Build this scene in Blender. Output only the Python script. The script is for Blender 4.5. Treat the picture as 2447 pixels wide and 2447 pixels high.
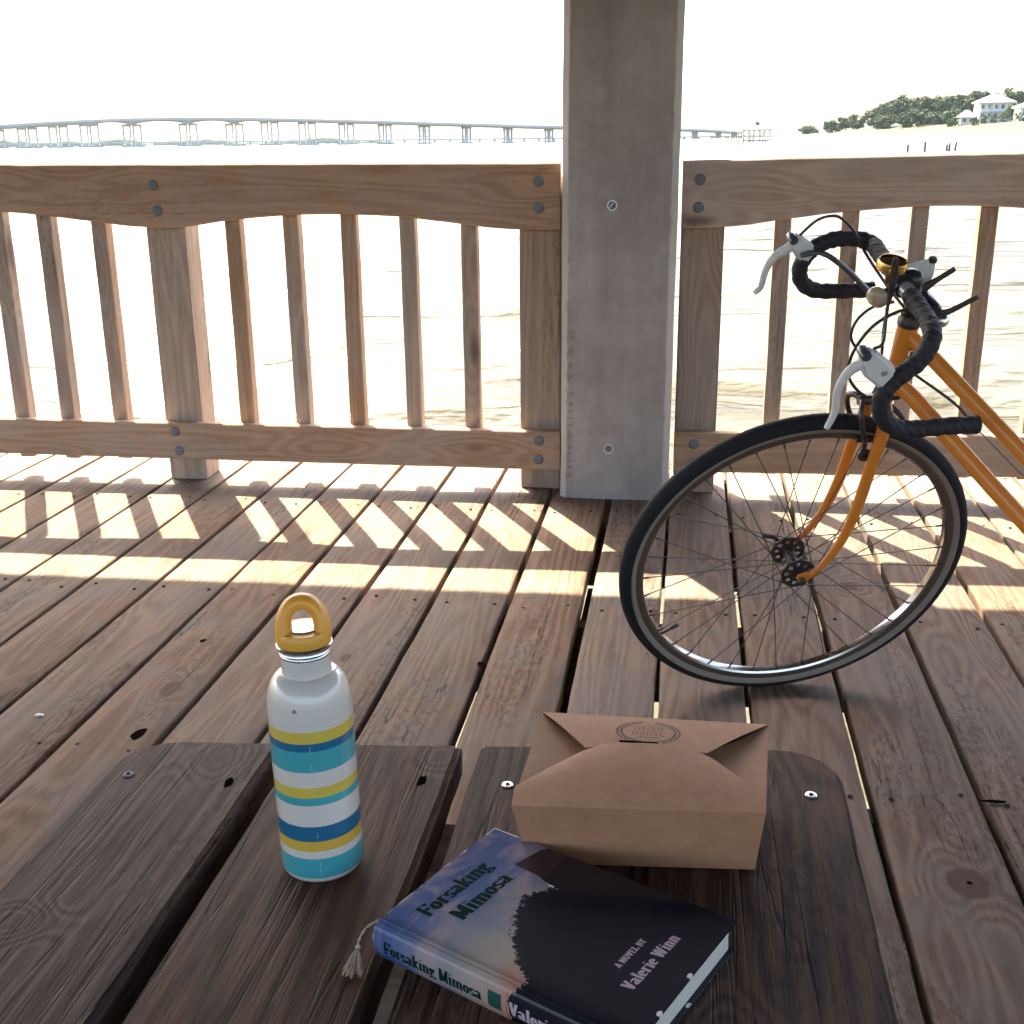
import bpy, bmesh, math, random
import numpy as np
from math import sin, cos, pi, radians, tan, atan2, sqrt, hypot
from mathutils import Vector, Matrix, noise as mnoise

random.seed(7)
RNG = np.random.default_rng(11)
SC = bpy.context.scene
for o in list(bpy.data.objects):
    bpy.data.objects.remove(o)
COL = SC.collection

# ------------------------------------------------------------------ camera
CAM_H = 1.09
PITCH, ROLL, YAW = radians(17.587), radians(-0.6), radians(-8.48)
fw = Vector((sin(YAW) * cos(PITCH), cos(YAW) * cos(PITCH), -sin(PITCH)))
rt = Vector((cos(YAW), -sin(YAW), 0))
up = rt.cross(fw)
rt2 = rt * cos(ROLL) + up * sin(ROLL)
up2 = up * cos(ROLL) - rt * sin(ROLL)
cam_d = bpy.data.cameras.new('camera')
cam = bpy.data.objects.new('camera', cam_d)
COL.objects.link(cam)
m = Matrix((rt2, up2, -fw)).transposed().to_4x4()
m.translation = (0, 0, CAM_H)
cam.matrix_world = m
cam_d.sensor_width = 36.0
cam_d.lens = 36.0 * 2800.0 / 2447.0
cam_d.clip_start = 0.02
cam_d.clip_end = 30000
SC.camera = cam

# ------------------------------------------------------------------ light
SUN_DIR = Vector((0.582, -1.0, -1.4225)).normalized()      # way the light travels
sun_el = math.asin(-SUN_DIR.z)
sun_az = atan2(-SUN_DIR.x, -SUN_DIR.y)                     # clockwise from +Y
world = bpy.data.worlds.new('World')
SC.world = world
world.use_nodes = True
wn = world.node_tree
wn.nodes.clear()
sky = wn.nodes.new('ShaderNodeTexSky')
sky.sky_type = 'NISHITA'
sky.sun_disc = False
sky.sun_elevation = sun_el
sky.sun_rotation = sun_az
sky.air_density = 1.0
sky.dust_density = 5.0
sky.ozone_density = 0.0
bg = wn.nodes.new('ShaderNodeBackground')
bg.inputs[1].default_value = 0.15
wo = wn.nodes.new('ShaderNodeOutputWorld')
wn.links.new(sky.outputs[0], bg.inputs[0])
wn.links.new(bg.outputs[0], wo.inputs[0])
sl = bpy.data.lights.new('sun', 'SUN')
sl.energy = 5.0
sl.angle = radians(0.53)
sl.color = (1.0, 0.95, 0.70)
so = bpy.data.objects.new('sun', sl)
COL.objects.link(so)
so.rotation_euler = SUN_DIR.to_track_quat('-Z', 'Y').to_euler()
so.location = (0, 0, 30)
SC.view_settings.view_transform = 'Standard'
SC.view_settings.look = 'None'
SC.view_settings.exposure = 2.65
SC.view_settings.gamma = 1.0
SC.view_settings.use_curve_mapping = False
SC.cycles.max_bounces = 8
SC.cycles.diffuse_bounces = 5
SC.cycles.volume_bounces = 1
SC.cycles.use_denoising = True


# ------------------------------------------------------------------ helpers
def link(o, parent=None):
    COL.objects.link(o)
    if parent is not None:
        o.parent = parent
        pl = Vector((0, 0, 0))
        p = parent
        o.matrix_parent_inverse = parent.matrix_world.inverted() if False else WORLD[parent.name].inverted()
    WORLD[o.name] = o.matrix_basis.copy()
    return o


WORLD = {}


def mesh(name, verts, faces, mat=None, parent=None, smooth=False, angle=None):
    me = bpy.data.meshes.new(name)
    me.from_pydata([tuple(v) for v in verts], [], [tuple(f) for f in faces])
    me.update()
    o = bpy.data.objects.new(name, me)
    if mat:
        me.materials.append(mat)
    if smooth:
        me.polygons.foreach_set('use_smooth', [True] * len(me.polygons))
        if angle:
            me.set_sharp_from_angle(angle=radians(angle))
    return link(o, parent)


def place_mesh(name, me, loc, parent=None, rot=None):
    o = bpy.data.objects.new(name, me)
    o.location = loc
    if rot is not None:
        o.rotation_euler = rot
    mb = Matrix.Translation(loc)
    if rot is not None:
        from mathutils import Euler
        mb = mb @ Euler(rot).to_matrix().to_4x4()
    COL.objects.link(o)
    if parent is not None:
        o.parent = parent
        o.matrix_parent_inverse = WORLD[parent.name].inverted()
    WORLD[o.name] = mb
    return o


def empty(name, loc, label, cat, group=None):
    o = bpy.data.objects.new(name, None)
    o.location = loc
    o.empty_display_size = 0.1
    COL.objects.link(o)
    WORLD[o.name] = Matrix.Translation(loc)
    tag(o, label, cat, group)
    return o


def tag(o, label=None, cat=None, group=None, kind=None):
    if label: o['label'] = label
    if cat: o['category'] = cat
    if group: o['group'] = group
    if kind: o['kind'] = kind
    return o


class MB:
    def __init__(s):
        s.v = []
        s.f = []

    def add(s, vs, fs):
        k = len(s.v)
        s.v += [Vector(v) for v in vs]
        s.f += [tuple(i + k for i in f) for f in fs]
        return s

    def box(s, c, size, R=None):
        x, y, z = [q / 2 for q in size]
        vs = [Vector((a, b, d)) for a in (-x, x) for b in (-y, y) for d in (-z, z)]
        if R is not None:
            vs = [R @ v for v in vs]
        vs = [v + Vector(c) for v in vs]
        return s.add(vs, [(0, 1, 3, 2), (4, 6, 7, 5), (0, 4, 5, 1), (2, 3, 7, 6), (0, 2, 6, 4), (1, 5, 7, 3)])

    def tube(s, pts, r, n=10, caps=True, flat=None):
        """sweep along pts; r number or list; flat=(dir vec, factor) squashes along dir"""
        P = [Vector(p) for p in pts]
        N = len(P)
        rs = [r] * N if not hasattr(r, '__len__') else list(r)
        T = []
        for i in range(N):
            a = P[max(i - 1, 0)]
            b = P[min(i + 1, N - 1)]
            t = (b - a)
            T.append(t.normalized() if t.length > 1e-9 else Vector((0, 0, 1)))
        ref = Vector((0, 0, 1)) if abs(T[0].z) < 0.9 else Vector((1, 0, 0))
        u = T[0].cross(ref).normalized()
        vs = []
        for i in range(N):
            if i:
                q = T[i - 1].rotation_difference(T[i])
                u = q @ u
                u = (u - T[i] * u.dot(T[i])).normalized()
            w = T[i].cross(u)
            for k in range(n):
                a = 2 * pi * k / n
                off = (u * cos(a) + w * sin(a)) * rs[i]
                if flat:
                    fd, ff = flat
                    off = off - fd * off.dot(fd) * (1 - ff)
                vs.append(P[i] + off)
        fs = []
        for i in range(N - 1):
            for k in range(n):
                fs.append((i * n + k, i * n + (k + 1) % n, (i + 1) * n + (k + 1) % n, (i + 1) * n + k))
        if caps:
            fs.append(tuple(reversed(range(n))))
            fs.append(tuple((N - 1) * n + k for k in range(n)))
        return s.add(vs, fs)

    def lathe(s, prof, n=32, o=(0, 0, 0), ax=(0, 0, 1), x=None, close=True):
        """prof: list of (r, h)"""
        A = Vector(ax).normalized()
        X = Vector(x).normalized() if x is not None else A.orthogonal().normalized()
        Y = A.cross(X)
        O = Vector(o)
        vs = []
        for r, h in prof:
            for k in range(n):
                a = 2 * pi * k / n
                vs.append(O + A * h + (X * cos(a) + Y * sin(a)) * r)
        fs = []
        for i in range(len(prof) - 1):
            for k in range(n):
                fs.append((i * n + k, i * n + (k + 1) % n, (i + 1) * n + (k + 1) % n, (i + 1) * n + k))
        if close:
            fs.append(tuple(reversed(range(n))))
            fs.append(tuple((len(prof) - 1) * n + k for k in range(n)))
        return s.add(vs, fs)

    def prism(s, poly, e1, e2, e3, o, t):
        """poly in (e1,e2) coords extruded by t along e3 (centred)"""
        e1, e2, e3, o = Vector(e1), Vector(e2), Vector(e3), Vector(o)
        n = len(poly)
        vs = [o + e1 * a + e2 * b + e3 * (-t / 2) for a, b in poly] + [o + e1 * a + e2 * b + e3 * (t / 2) for a, b in poly]
        fs = [tuple(reversed(range(n))), tuple(range(n, 2 * n))]
        fs += [(k, (k + 1) % n, n + (k + 1) % n, n + k) for k in range(n)]
        return s.add(vs, fs)

    def obj(s, name, mat, parent=None, smooth=False, angle=40, bevel=None, seg=2):
        me = bpy.data.meshes.new(name)
        me.from_pydata([tuple(v) for v in s.v], [], s.f)
        bm = bmesh.new()
        bm.from_mesh(me)
        if bevel:
            bmesh.ops.bevel(bm, geom=[e for e in bm.edges if len(e.link_faces) == 2 and e.calc_face_angle(0) > 0.6], offset=bevel, segments=seg, affect='EDGES', clamp_overlap=True)
        bmesh.ops.recalc_face_normals(bm, faces=bm.faces)
        bm.to_mesh(me)
        bm.free()
        me.materials.append(mat)
        if smooth or bevel:
            me.polygons.foreach_set('use_smooth', [True] * len(me.polygons))
            me.set_sharp_from_angle(angle=radians(angle))
        o = bpy.data.objects.new(name, me)
        return link(o, parent)


def spline(pts, n=6):
    """Catmull-Rom through pts"""
    P = [Vector(p) for p in pts]
    P = [P[0] * 2 - P[1]] + P + [P[-1] * 2 - P[-2]]
    out = []
    for i in range(1, len(P) - 2):
        for k in range(n):
            t = k / n
            a, b, c_, d_ = P[i - 1], P[i], P[i + 1], P[i + 2]
            out.append(0.5 * ((2 * b) + (c_ - a) * t + (2 * a - 5 * b + 4 * c_ - d_) * t * t + (-a + 3 * b - 3 * c_ + d_) * t ** 3))
    out.append(P[-2])
    return out


# ------------------------------------------------------------------ materials
class NT:
    def __init__(s, name):
        s.m = bpy.data.materials.new(name)
        s.m.use_nodes = True
        s.t = s.m.node_tree
        s.b = s.t.nodes['Principled BSDF']

    def n(s, typ, **kw):
        nd = s.t.nodes.new('ShaderNode' + typ)
        for k, v in kw.items():
            setattr(nd, k, v)
        return nd

    def put(s, sock, v):
        if hasattr(v, 'is_output') or isinstance(v, bpy.types.NodeSocket):
            s.t.links.new(v, sock)
        elif v is not None:
            sock.default_value = v

    def math(s, op, a, b=None, c=None, clamp=False):
        nd = s.n('Math', operation=op, use_clamp=clamp)
        s.put(nd.inputs[0], a)
        if b is not None: s.put(nd.inputs[1], b)
        if c is not None: s.put(nd.inputs[2], c)
        return nd.outputs[0]

    def vmath(s, op, a, b=None, scale=None):
        nd = s.n('VectorMath', operation=op)
        s.put(nd.inputs[0], a)
        if b is not None: s.put(nd.inputs[1], b)
        if scale is not None: s.put(nd.inputs['Scale'], scale)
        return nd.outputs[0] if op not in ('LENGTH', 'DISTANCE', 'DOT_PRODUCT') else nd.outputs['Value']

    def noise(s, vec, scale, detail=4, rough=0.55, dist=0.0):
        nd = s.n('TexNoise')
        s.put(nd.inputs['Vector'], vec)
        nd.inputs['Scale'].default_value = scale
        nd.inputs['Detail'].default_value = detail
        nd.inputs['Roughness'].default_value = rough
        nd.inputs['Distortion'].default_value = dist
        return nd.outputs['Fac']

    def ramp(s, fac, stops, interp='LINEAR'):
        nd = s.n('ValToRGB')
        nd.color_ramp.interpolation = interp
        els = nd.color_ramp.elements
        while len(els) < len(stops):
            els.new(0.5)
        for e, (p, c) in zip(els, stops):
            e.position = p
            e.color = tuple(c) + (1,) if len(c) == 3 else c
        s.put(nd.inputs[0], fac)
        return nd.outputs[0]

    def g(s, fac, lo, hi):
        """smooth 0..1 from lo to hi"""
        nd = s.n('MapRange', interpolation_type='SMOOTHSTEP')
        s.put(nd.inputs[0], fac)
        nd.inputs[1].default_value = lo
        nd.inputs[2].default_value = hi
        return nd.outputs[0]

    def mix(s, fac, a, b, blend='MIX'):
        nd = s.n('MixRGB', blend_type=blend)
        s.put(nd.inputs[0], fac)
        s.put(nd.inputs[1], a if not isinstance(a, tuple) else tuple(a) + (1,))
        s.put(nd.inputs[2], b if not isinstance(b, tuple) else tuple(b) + (1,))
        return nd.outputs[0]

    def bump(s, h, strength, dist):
        nd = s.n('Bump')
        nd.inputs['Strength'].default_value = strength
        nd.inputs['Distance'].default_value = dist
        s.put(nd.inputs['Height'], h)
        s.t.links.new(nd.outputs[0], s.b.inputs['Normal'])
        return nd

    def col(s, v): s.put(s.b.inputs['Base Color'], v if not isinstance(v, tuple) else tuple(v) + (1,))

    def rough(s, v): s.put(s.b.inputs['Roughness'], v)


def plain(name, col, rough=0.5, metal=0.0, var=0.12, scale=40, bump=0.0, spec=0.5, coat=0.0):
    t = NT(name)
    tc = t.n('TexCoord')
    nz = t.noise(tc.outputs['Object'], scale, 5, 0.6)
    f = t.math('MULTIPLY_ADD', nz, 2 * var, 1 - var)
    c2 = t.vmath('SCALE', tuple(col), scale=f)
    t.col(c2)
    nr = t.noise(tc.outputs['Object'], scale * 0.4, 3)
    t.rough(t.math('MULTIPLY_ADD', nr, 0.25, max(0.02, rough - 0.125)))
    t.b.inputs['Metallic'].default_value = metal
    t.b.inputs['Specular IOR Level'].default_value = spec
    t.b.inputs['Coat Weight'].default_value = coat
    if bump:
        t.bump(nz, bump, 0.001)
    return t.m


def wood(name, axis, light, dark, knot=(0.07, 0.035, 0.025), grain=1.0, rough=0.72, bump=0.5, knots=0.55, cracks=1.0, stain=0.5, spec=0.3, hue=0.15, ridge=0.0, gl=0.18, gh=0.92, spots=()):
    t = NT(name)
    tc = t.n('TexCoord')
    oi = t.n('ObjectInfo')
    rnd = oi.outputs['Random']
    off = t.n('CombineXYZ')
    t.put(off.inputs[0], t.math('MULTIPLY', rnd, 37.0))
    t.put(off.inputs[1], t.math('MULTIPLY', rnd, 91.0))
    t.put(off.inputs[2], t.math('MULTIPLY', rnd, 53.0))
    P = t.vmath('ADD', tc.outputs['Object'], off.outputs[0])
    ai = 'XYZ'.index(axis)

    def st(along, cross):
        v = [cross] * 3
        v[ai] = along
        return t.vmath('MULTIPLY', P, tuple(v))
    # knots
    vo = t.n('TexVoronoi', feature='F1')
    t.put(vo.inputs['Vector'], st(2.0, 6.5))
    vo.inputs['Scale'].default_value = 1.0
    sep = t.n('SeparateColor')
    t.put(sep.inputs[0], vo.outputs['Color'])
    on = t.math('GREATER_THAN', sep.outputs[0], 1 - knots)
    dk = vo.outputs['Distance']
    kcore = t.math('MULTIPLY', t.math('SUBTRACT', 1.0, t.g(dk, 0.07, 0.17)), on)
    khalo = t.math('MULTIPLY', t.math('SUBTRACT', 1.0, t.g(dk, 0.05, 0.55)), on)
    if spots:
        pos = t.n('NewGeometry').outputs['Position']
        wob = t.noise(pos, 45, 2, 0.6)
        for sx, sy, rx, ry_ in spots:
            dv_ = t.vmath('MULTIPLY', t.vmath('SUBTRACT', pos, (sx, sy, 0.0)), (1 / rx, 1 / ry_, 0.0))
            dl = t.math('ADD', t.vmath('LENGTH', dv_), t.math('MULTIPLY_ADD', wob, 0.5, -0.25))
            kcore = t.math('MAXIMUM', kcore, t.math('SUBTRACT', 1.0, t.g(dl, 0.8, 1.05)))
            khalo = t.math('MAXIMUM', khalo, t.math('SUBTRACT', 1.0, t.g(dl, 0.2, 3.2)))
    # ring figure
    crossn = t.noise(st(0.45, 7.0), 1.6, 1, 0.5)
    band = t.math('ADD', t.math('MULTIPLY', crossn, 18.0), t.math('MULTIPLY', khalo, 5.0))
    rings = t.math('MULTIPLY_ADD', t.math('SINE', t.math('MULTIPLY', band, 3.6)), 0.5, 0.5)
    fine = t.noise(st(14.0, 170.0), 1.0, 3, 0.7)
    fine2 = t.noise(st(4.5, 60.0), 1.0, 4, 0.65)
    big = t.noise(P, 3.2, 4, 0.7)
    gr = t.math('ADD', t.math('MULTIPLY', rings, 0.24), t.math('MULTIPLY', fine2, 0.50))
    gr = t.math('ADD', gr, t.math('MULTIPLY', big, 0.38))
    gr = t.math('ADD', gr, t.math('MULTIPLY', t.math('SUBTRACT', fine, 0.5), 0.55))
    gr = t.g(gr, gl, gh)
    colr = t.mix(gr, tuple(dark), tuple(light))
    stn = t.g(big, 0.44, 0.62)
    avg = tuple((light[i] * 0.55 + dark[i] * 0.45) for i in range(3))
    lum = sum(avg) / 3
    colr = t.mix(t.math('MULTIPLY', stn, stain), colr, (lum * 0.98, lum * 0.97, lum * 0.96))
    # mould lines and cracks along the grain
    cr = t.noise(st(1.3, 46.0), 1.0, 2, 0.5)
    cmask = t.noise(st(1.1, 7.0), 1.0, 1, 0.5)
    cm2 = t.g(cmask, 0.54, 0.66)
    crack = t.math('MULTIPLY', t.math('SUBTRACT', 1.0, t.g(t.math('ABSOLUTE', t.math('SUBTRACT', cr, 0.5)), 0.0, 0.018)), cm2)
    crack = t.math('MULTIPLY', crack, cracks, clamp=True)
    mould = t.math('MULTIPLY', cm2, t.g(t.noise(st(42.0, 110.0), 1.0, 1, 0.7), 0.50, 0.62))
    dirt = t.math('ADD', t.math('MULTIPLY', crack, 0.8), t.math('MULTIPLY', mould, 0.40 * cracks), clamp=True)
    colr = t.mix(dirt, colr, tuple(x * 0.25 for x in dark))
    colr = t.mix(t.math('ADD', t.math('MULTIPLY', kcore, 0.6), t.math('MULTIPLY', khalo, 0.16), clamp=True), colr, tuple(knot))
    colr = t.vmath('SCALE', colr, scale=t.math('MULTIPLY_ADD', rnd, 0.20, 0.90))
    hs = t.n('HueSaturation')
    rr = t.math('FRACT', t.math('MULTIPLY', rnd, 7.31))
    t.put(hs.inputs['Saturation'], t.math('MULTIPLY_ADD', rr, 2 * hue * 1.6, 1 - hue * 1.6))
    t.put(hs.inputs['Color'], colr)
    t.col(hs.outputs[0])
    t.rough(t.math('MULTIPLY_ADD', fine2, 0.22, rough - 0.1))
    t.b.inputs['Specular IOR Level'].default_value = spec
    h = t.math('ADD', t.math('MULTIPLY', fine, 0.5), t.math('MULTIPLY', fine2, 0.35 + ridge))
    h = t.math('SUBTRACT', h, t.math('MULTIPLY', t.math('SUBTRACT', 1.0, t.g(t.math('ABSOLUTE', t.math('SUBTRACT', cr, 0.5)), 0.0, 0.018)), 0.35 * cracks))
    t.bump(h, bump, 0.0022)
    return t.m


M = {}
M['deck'] = wood('deck_wood', 'Y', (0.232, 0.160, 0.118), (0.100, 0.063, 0.047), knots=0.42, hue=0.08, spots=((.433, 2.88, .024, .032), (.459, 1.621, .034, .042), (-.05, 2.62, .022, .05), (-1.04, 2.10, .020, .040), (-.72, 2.30, .012, .022)), stain=0.45, spec=0.10, cracks=0.85)
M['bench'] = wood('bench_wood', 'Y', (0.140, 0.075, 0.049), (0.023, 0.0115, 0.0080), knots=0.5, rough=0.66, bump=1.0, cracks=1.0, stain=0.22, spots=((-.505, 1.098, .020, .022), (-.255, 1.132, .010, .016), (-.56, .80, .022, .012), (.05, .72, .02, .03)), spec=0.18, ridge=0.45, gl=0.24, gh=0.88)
M['rail'] = wood('rail_wood', 'X', (0.48, 0.335, 0.240), (0.310, 0.195, 0.130), knots=0.5, stain=0.28, cracks=0.35, bump=0.3)
M['post'] = wood('post_wood', 'Z', (0.45, 0.315, 0.222), (0.270, 0.170, 0.112), knots=0.35, stain=0.25, cracks=0.6, bump=0.35)
M['joist'] = wood('joist_wood', 'X', (0.20, 0.14, 0.10), (0.10, 0.07, 0.05))
M['bolt'] = plain('weathered_zinc', (0.15, 0.155, 0.17), 0.65, 0.3, 0.35, 180, 0.3)
M['steel'] = plain('bright_steel', (0.72, 0.72, 0.72), 0.25, 1.0, 0.08, 120)
M['hole'] = plain('dark_hole', (0.006, 0.005, 0.004), 0.95, spec=0.0)
M['nail'] = plain('rusty_nail', (0.030, 0.022, 0.018), 0.85, 0.0, 0.3, 300, spec=0.1)


# ------------------------------------------------------------------ stroke lettering (signed distance -> flat mesh)
def arc(cx, cy, rx, ry, a0, a1, n=14):
    return [(cx + rx * cos(radians(a0 + (a1 - a0) * k / n)), cy + ry * sin(radians(a0 + (a1 - a0) * k / n))) for k in range(n + 1)]


X = 0.70   # x height
GL = {   # glyph: (advance, [polyline, ...], [serif bars (x0,x1,y)])
 'F': (.46, [[(.13, .03), (.13, .97)], [(.13, .95), (.43, .95), (.43, .80)], [(.13, .52), (.32, .52), (.32, .44)], [(.32, .52), (.32, .60)]], [(.02, .25, .03), (.02, .2, .97)]),
 'o': (.42, [arc(.21, X / 2, .125, X / 2 - .05, 0, 360, 28)], []),
 'r': (.36, [[(.12, .03), (.12, X - .03)], arc(.22, X - .2, .1, .16, 170, 40)], [(.02, .23, .03), (.02, .14, X - .02)]),
 's': (.36, [arc(.18, X - .2, .105, .15, 20, 250) + arc(.18, .2, .115, .15, 70, -160)], []),
 'a': (.42, [arc(.19, X - .2, .11, .15, 160, 0) + [(.30, .06), (.38, .03)], arc(.19, .2, .11, .15, 60, 320, 18) + [(.30, .22)], [(.30, .36), (.2, .36)]], []),
 'k': (.45, [[(.12, .03), (.12, .97)], [(.13, .30), (.36, X - .03)], [(.21, .40), (.38, .03)]], [(.02, .22, .03), (.02, .14, .97), (.3, .44, .03), (.27, .42, X - .02)]),
 'i': (.25, [[(.13, .03), (.13, X - .03)], [(.13, .87), (.13, .90)]], [(.02, .24, .03), (.02, .14, X - .02)]),
 'n': (.47, [[(.12, .03), (.12, X - .03)], arc(.235, X - .2, .115, .16, 165, 0) + [(.35, .03)]], [(.02, .22, .03), (.26, .45, .03), (.02, .14, X - .02)]),
 'm': (.70, [[(.12, .03), (.12, X - .03)], arc(.235, X - .2, .115, .16, 165, 0) + [(.35, .03)], arc(.465, X - .2, .115, .16, 165, 0) + [(.58, .03)]], [(.02, .22, .03), (.27, .44, .03), (.5, .68, .03), (.02, .14, X - .02)]),
 'g': (.42, [arc(.18, X - .2, .105, .15, 0, 360, 22), arc(.2, -.1, .15, .12, 0, 360, 22), [(.12, .28), (.1, .14), (.24, .06)], [(.28, X - .12), (.38, X - .04)]], []),
 'M': (.66, [[(.12, .03), (.12, .97)], [(.14, .95), (.33, .12)], [(.52, .95), (.33, .12)], [(.54, .03), (.54, .97)]], [(.02, .2, .03), (.44, .65, .03), (.02, .14, .97), (.52, .64, .97)]),
 'V': (.50, [[(.1, .97), (.25, .05)], [(.4, .97), (.25, .05)]], [(.01, .21, .97), (.31, .49, .97)]),
 'l': (.25, [[(.13, .03), (.13, .97)]], [(.02, .24, .03), (.02, .14, .97)]),
 'e': (.40, [[(.1, X / 2), (.30, X / 2)] + arc(.2, X / 2, .115, X / 2 - .05, 0, 310, 24)], []),
 'W': (.74, [[(.1, .97), (.22, .05)], [(.36, .95), (.22, .05)], [(.36, .95), (.5, .05)], [(.64, .97), (.5, .05)]], [(.01, .2, .97), (.28, .44, .97), (.55, .73, .97)]),
 'A': (.52, [[(.1, .03), (.26, .97)], [(.42, .03), (.26, .97)], [(.16, .34), (.36, .34)]], [(.01, .19, .03), (.32, .51, .03)]),
 'N': (.55, [[(.11, .03), (.11, .97)], [(.12, .95), (.43, .05)], [(.43, .03), (.43, .97)]], [(.02, .2, .03), (.02, .14, .97), (.34, .53, .97)]),
 'O': (.52, [arc(.26, .5, .17, .46, 0, 360, 30)], []),
 'E': (.46, [[(.13, .03), (.13, .97)], [(.13, .95), (.42, .95), (.42, .82)], [(.13, .52), (.32, .52)], [(.13, .05), (.42, .05), (.42, .2)]], [(.02, .2, .03), (.02, .2, .97)]),
 'L': (.44, [[(.13, .03), (.13, .97)], [(.13, .05), (.40, .05), (.40, .22)]], [(.02, .2, .03), (.02, .25, .97)]),
 'B': (.48, [[(.13, .03), (.13, .97)], [(.13, .95)] + arc(.24, .74, .14, .21, 90, -90) + [(.13, .53)], [(.13, .53)] + arc(.26, .29, .15, .24, 90, -90) + [(.13, .05)]], [(.02, .13, .03), (.02, .13, .97)]),
 'Y': (.50, [[(.1, .97), (.25, .5)], [(.4, .97), (.25, .5)], [(.25, .5), (.25, .03)]], [(.14, .36, .03), (.01, .2, .97), (.31, .49, .97)]),
 'G': (.62, [arc(.31, .5, .24, .46, 45, 360), [(.32, .45), (.56, .45)]], []),
 'R': (.46, [[(.1, .03), (.1, .97)], [(.1, .95)] + arc(.22, .74, .15, .21, 90, -90) + [(.1, .53)], [(.24, .53), (.4, .03)]], []),
 'H': (.50, [[(.1, .03), (.1, .97)], [(.4, .03), (.4, .97)], [(.1, .62), (.4, .62)]], []),
 'U': (.50, [[(.1, .97), (.1, .25)] + arc(.25, .25, .15, .2, 180, 360) + [(.4, .97)]], []),
 'S': (.42, [arc(.2, .73, .13, .22, 30, 250) + arc(.2, .26, .14, .22, 75, -150)], []),
 'T': (.44, [[(.22, .03), (.22, .95)], [(.04, .95), (.40, .95)]], []),
 'P': (.44, [[(.1, .03), (.1, .97)], [(.1, .95)] + arc(.22, .72, .15, .23, 90, -90) + [(.1, .49)]], []),
 'C': (.50, [arc(.27, .5, .18, .46, 50, 310)], []),
 ' ': (.22, [], []),
}


def glyph_field(ch, wx, wy, serif, step):
    adv, lines, serifs = GL[ch]
    segs = [(a, b) for L in lines for a, b in zip(L[:-1], L[1:])]
    sx = wx / wy
    xs = np.arange(-0.1, adv + 0.1, step)
    ys = np.arange(-0.36, 1.1, step)
    GX, GY = np.meshgrid(xs, ys)
    D = np.full(GX.shape, 9.0)
    for a, b in segs:
        ax_, ay, bx, by = a[0], a[1] * sx, b[0], b[1] * sx
        px, py = GX, GY * sx
        dx, dy = bx - ax_, by - ay
        L2 = dx * dx + dy * dy + 1e-12
        tt = np.clip(((px - ax_) * dx + (py - ay) * dy) / L2, 0, 1)
        D = np.minimum(D, np.hypot(px - ax_ - tt * dx, py - ay - tt * dy) - wx / 2)
    if serif:
        for x0, x1, y in serifs:
            qx = np.maximum(np.maximum(x0 - GX, GX - x1), -0.02)
            qy = np.abs(GY - y) - wy / 2
            D = np.minimum(D, np.maximum(qx, qy * 1.0))
    return xs, ys, D, adv


def field_mesh(xs, ys, D):
    """marching squares, filled, inside where D<0"""
    vs, fs, idx = [], [], {}

    def V(p):
        k = (round(p[0], 6), round(p[1], 6))
        if k not in idx:
            idx[k] = len(vs)
            vs.append(k)
        return idx[k]
    ny, nx = D.shape
    for j in range(ny - 1):
        row = D[j:j + 2]
        if row.min() > 0:
            continue
        for i in range(nx - 1):
            c4 = [(xs[i], ys[j], D[j, i]), (xs[i + 1], ys[j], D[j, i + 1]), (xs[i + 1], ys[j + 1], D[j + 1, i + 1]), (xs[i], ys[j + 1], D[j + 1, i])]
            if all(q[2] > 0 for q in c4):
                continue
            poly = []
            for k in range(4):
                a, b = c4[k], c4[(k + 1) % 4]
                if a[2] <= 0:
                    poly.append(V(a[:2]))
                if (a[2] <= 0) != (b[2] <= 0):
                    t = a[2] / (a[2] - b[2])
                    poly.append(V((a[0] + (b[0] - a[0]) * t, a[1] + (b[1] - a[1]) * t)))
            poly = [p for k, p in enumerate(poly) if p != poly[k - 1]]
            if len(poly) >= 3:
                fs.append(poly)
    return vs, fs


def text_mesh(txt, length, height, wx=.17, wy=.055, serif=True, step=.03, track=0.0):
    """flat text: returns verts in (x along, y up) scaled to length x cap height"""
    vs, fs = [], []
    x = 0
    cache = {}
    for ch in txt:
        if ch not in cache:
            xs, ys, D, adv = glyph_field(ch, wx, wy, serif, step)
            cache[ch] = (field_mesh(xs, ys, D) if GL[ch][1] else ([], []), adv)
        (gv, gf), adv = cache[ch]
        k = len(vs)
        vs += [(a + x, b) for a, b in gv]
        fs += [[q + k for q in f] for f in gf]
        x += adv + track
    s = length / x
    return [(a * s, b * height) for a, b in vs], fs


def text_obj(name, txt, length, height, mapf, mat, parent, **kw):
    vs, fs = text_mesh(txt, length, height, **kw)
    return mesh(name, [mapf(a, b) for a, b in vs], fs, mat, parent)


# ================================================================== SETTING
WATER_Z = -1.2
RW = 6000.0


def water_mat():
    t = NT('bay_water')
    tc = t.n('TexCoord')
    P = tc.outputs['Object']
    wv = t.vmath('MULTIPLY', P, (0.55, 1.0, 1.0))
    a = t.noise(wv, 0.5, 4, 0.5, 0.6)
    b = t.noise(wv, 2.6, 5, 0.6, 0.4)
    cfar = t.noise(t.vmath('MULTIPLY', P, (0.02, 0.06, 1)), 1.0, 4, 0.6)
    h = t.math('ADD', t.math('MULTIPLY', a, 1.0), t.math('MULTIPLY', b, 0.10))
    turb = t.g(t.math('ADD', t.math('MULTIPLY', a, 0.7), t.math('MULTIPLY', cfar, 0.3)), 0.40, 0.62)
    t.col(t.mix(turb, (0.024, 0.017, 0.005), (0.062, 0.056, 0.036)))
    t.rough(0.22)
    t.b.inputs['IOR'].default_value = 1.33
    t.b.inputs['Specular IOR Level'].default_value = 0.09
    t.bump(h, 1.0, 0.6)
    return t.m


M['water'] = water_mat()


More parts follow.
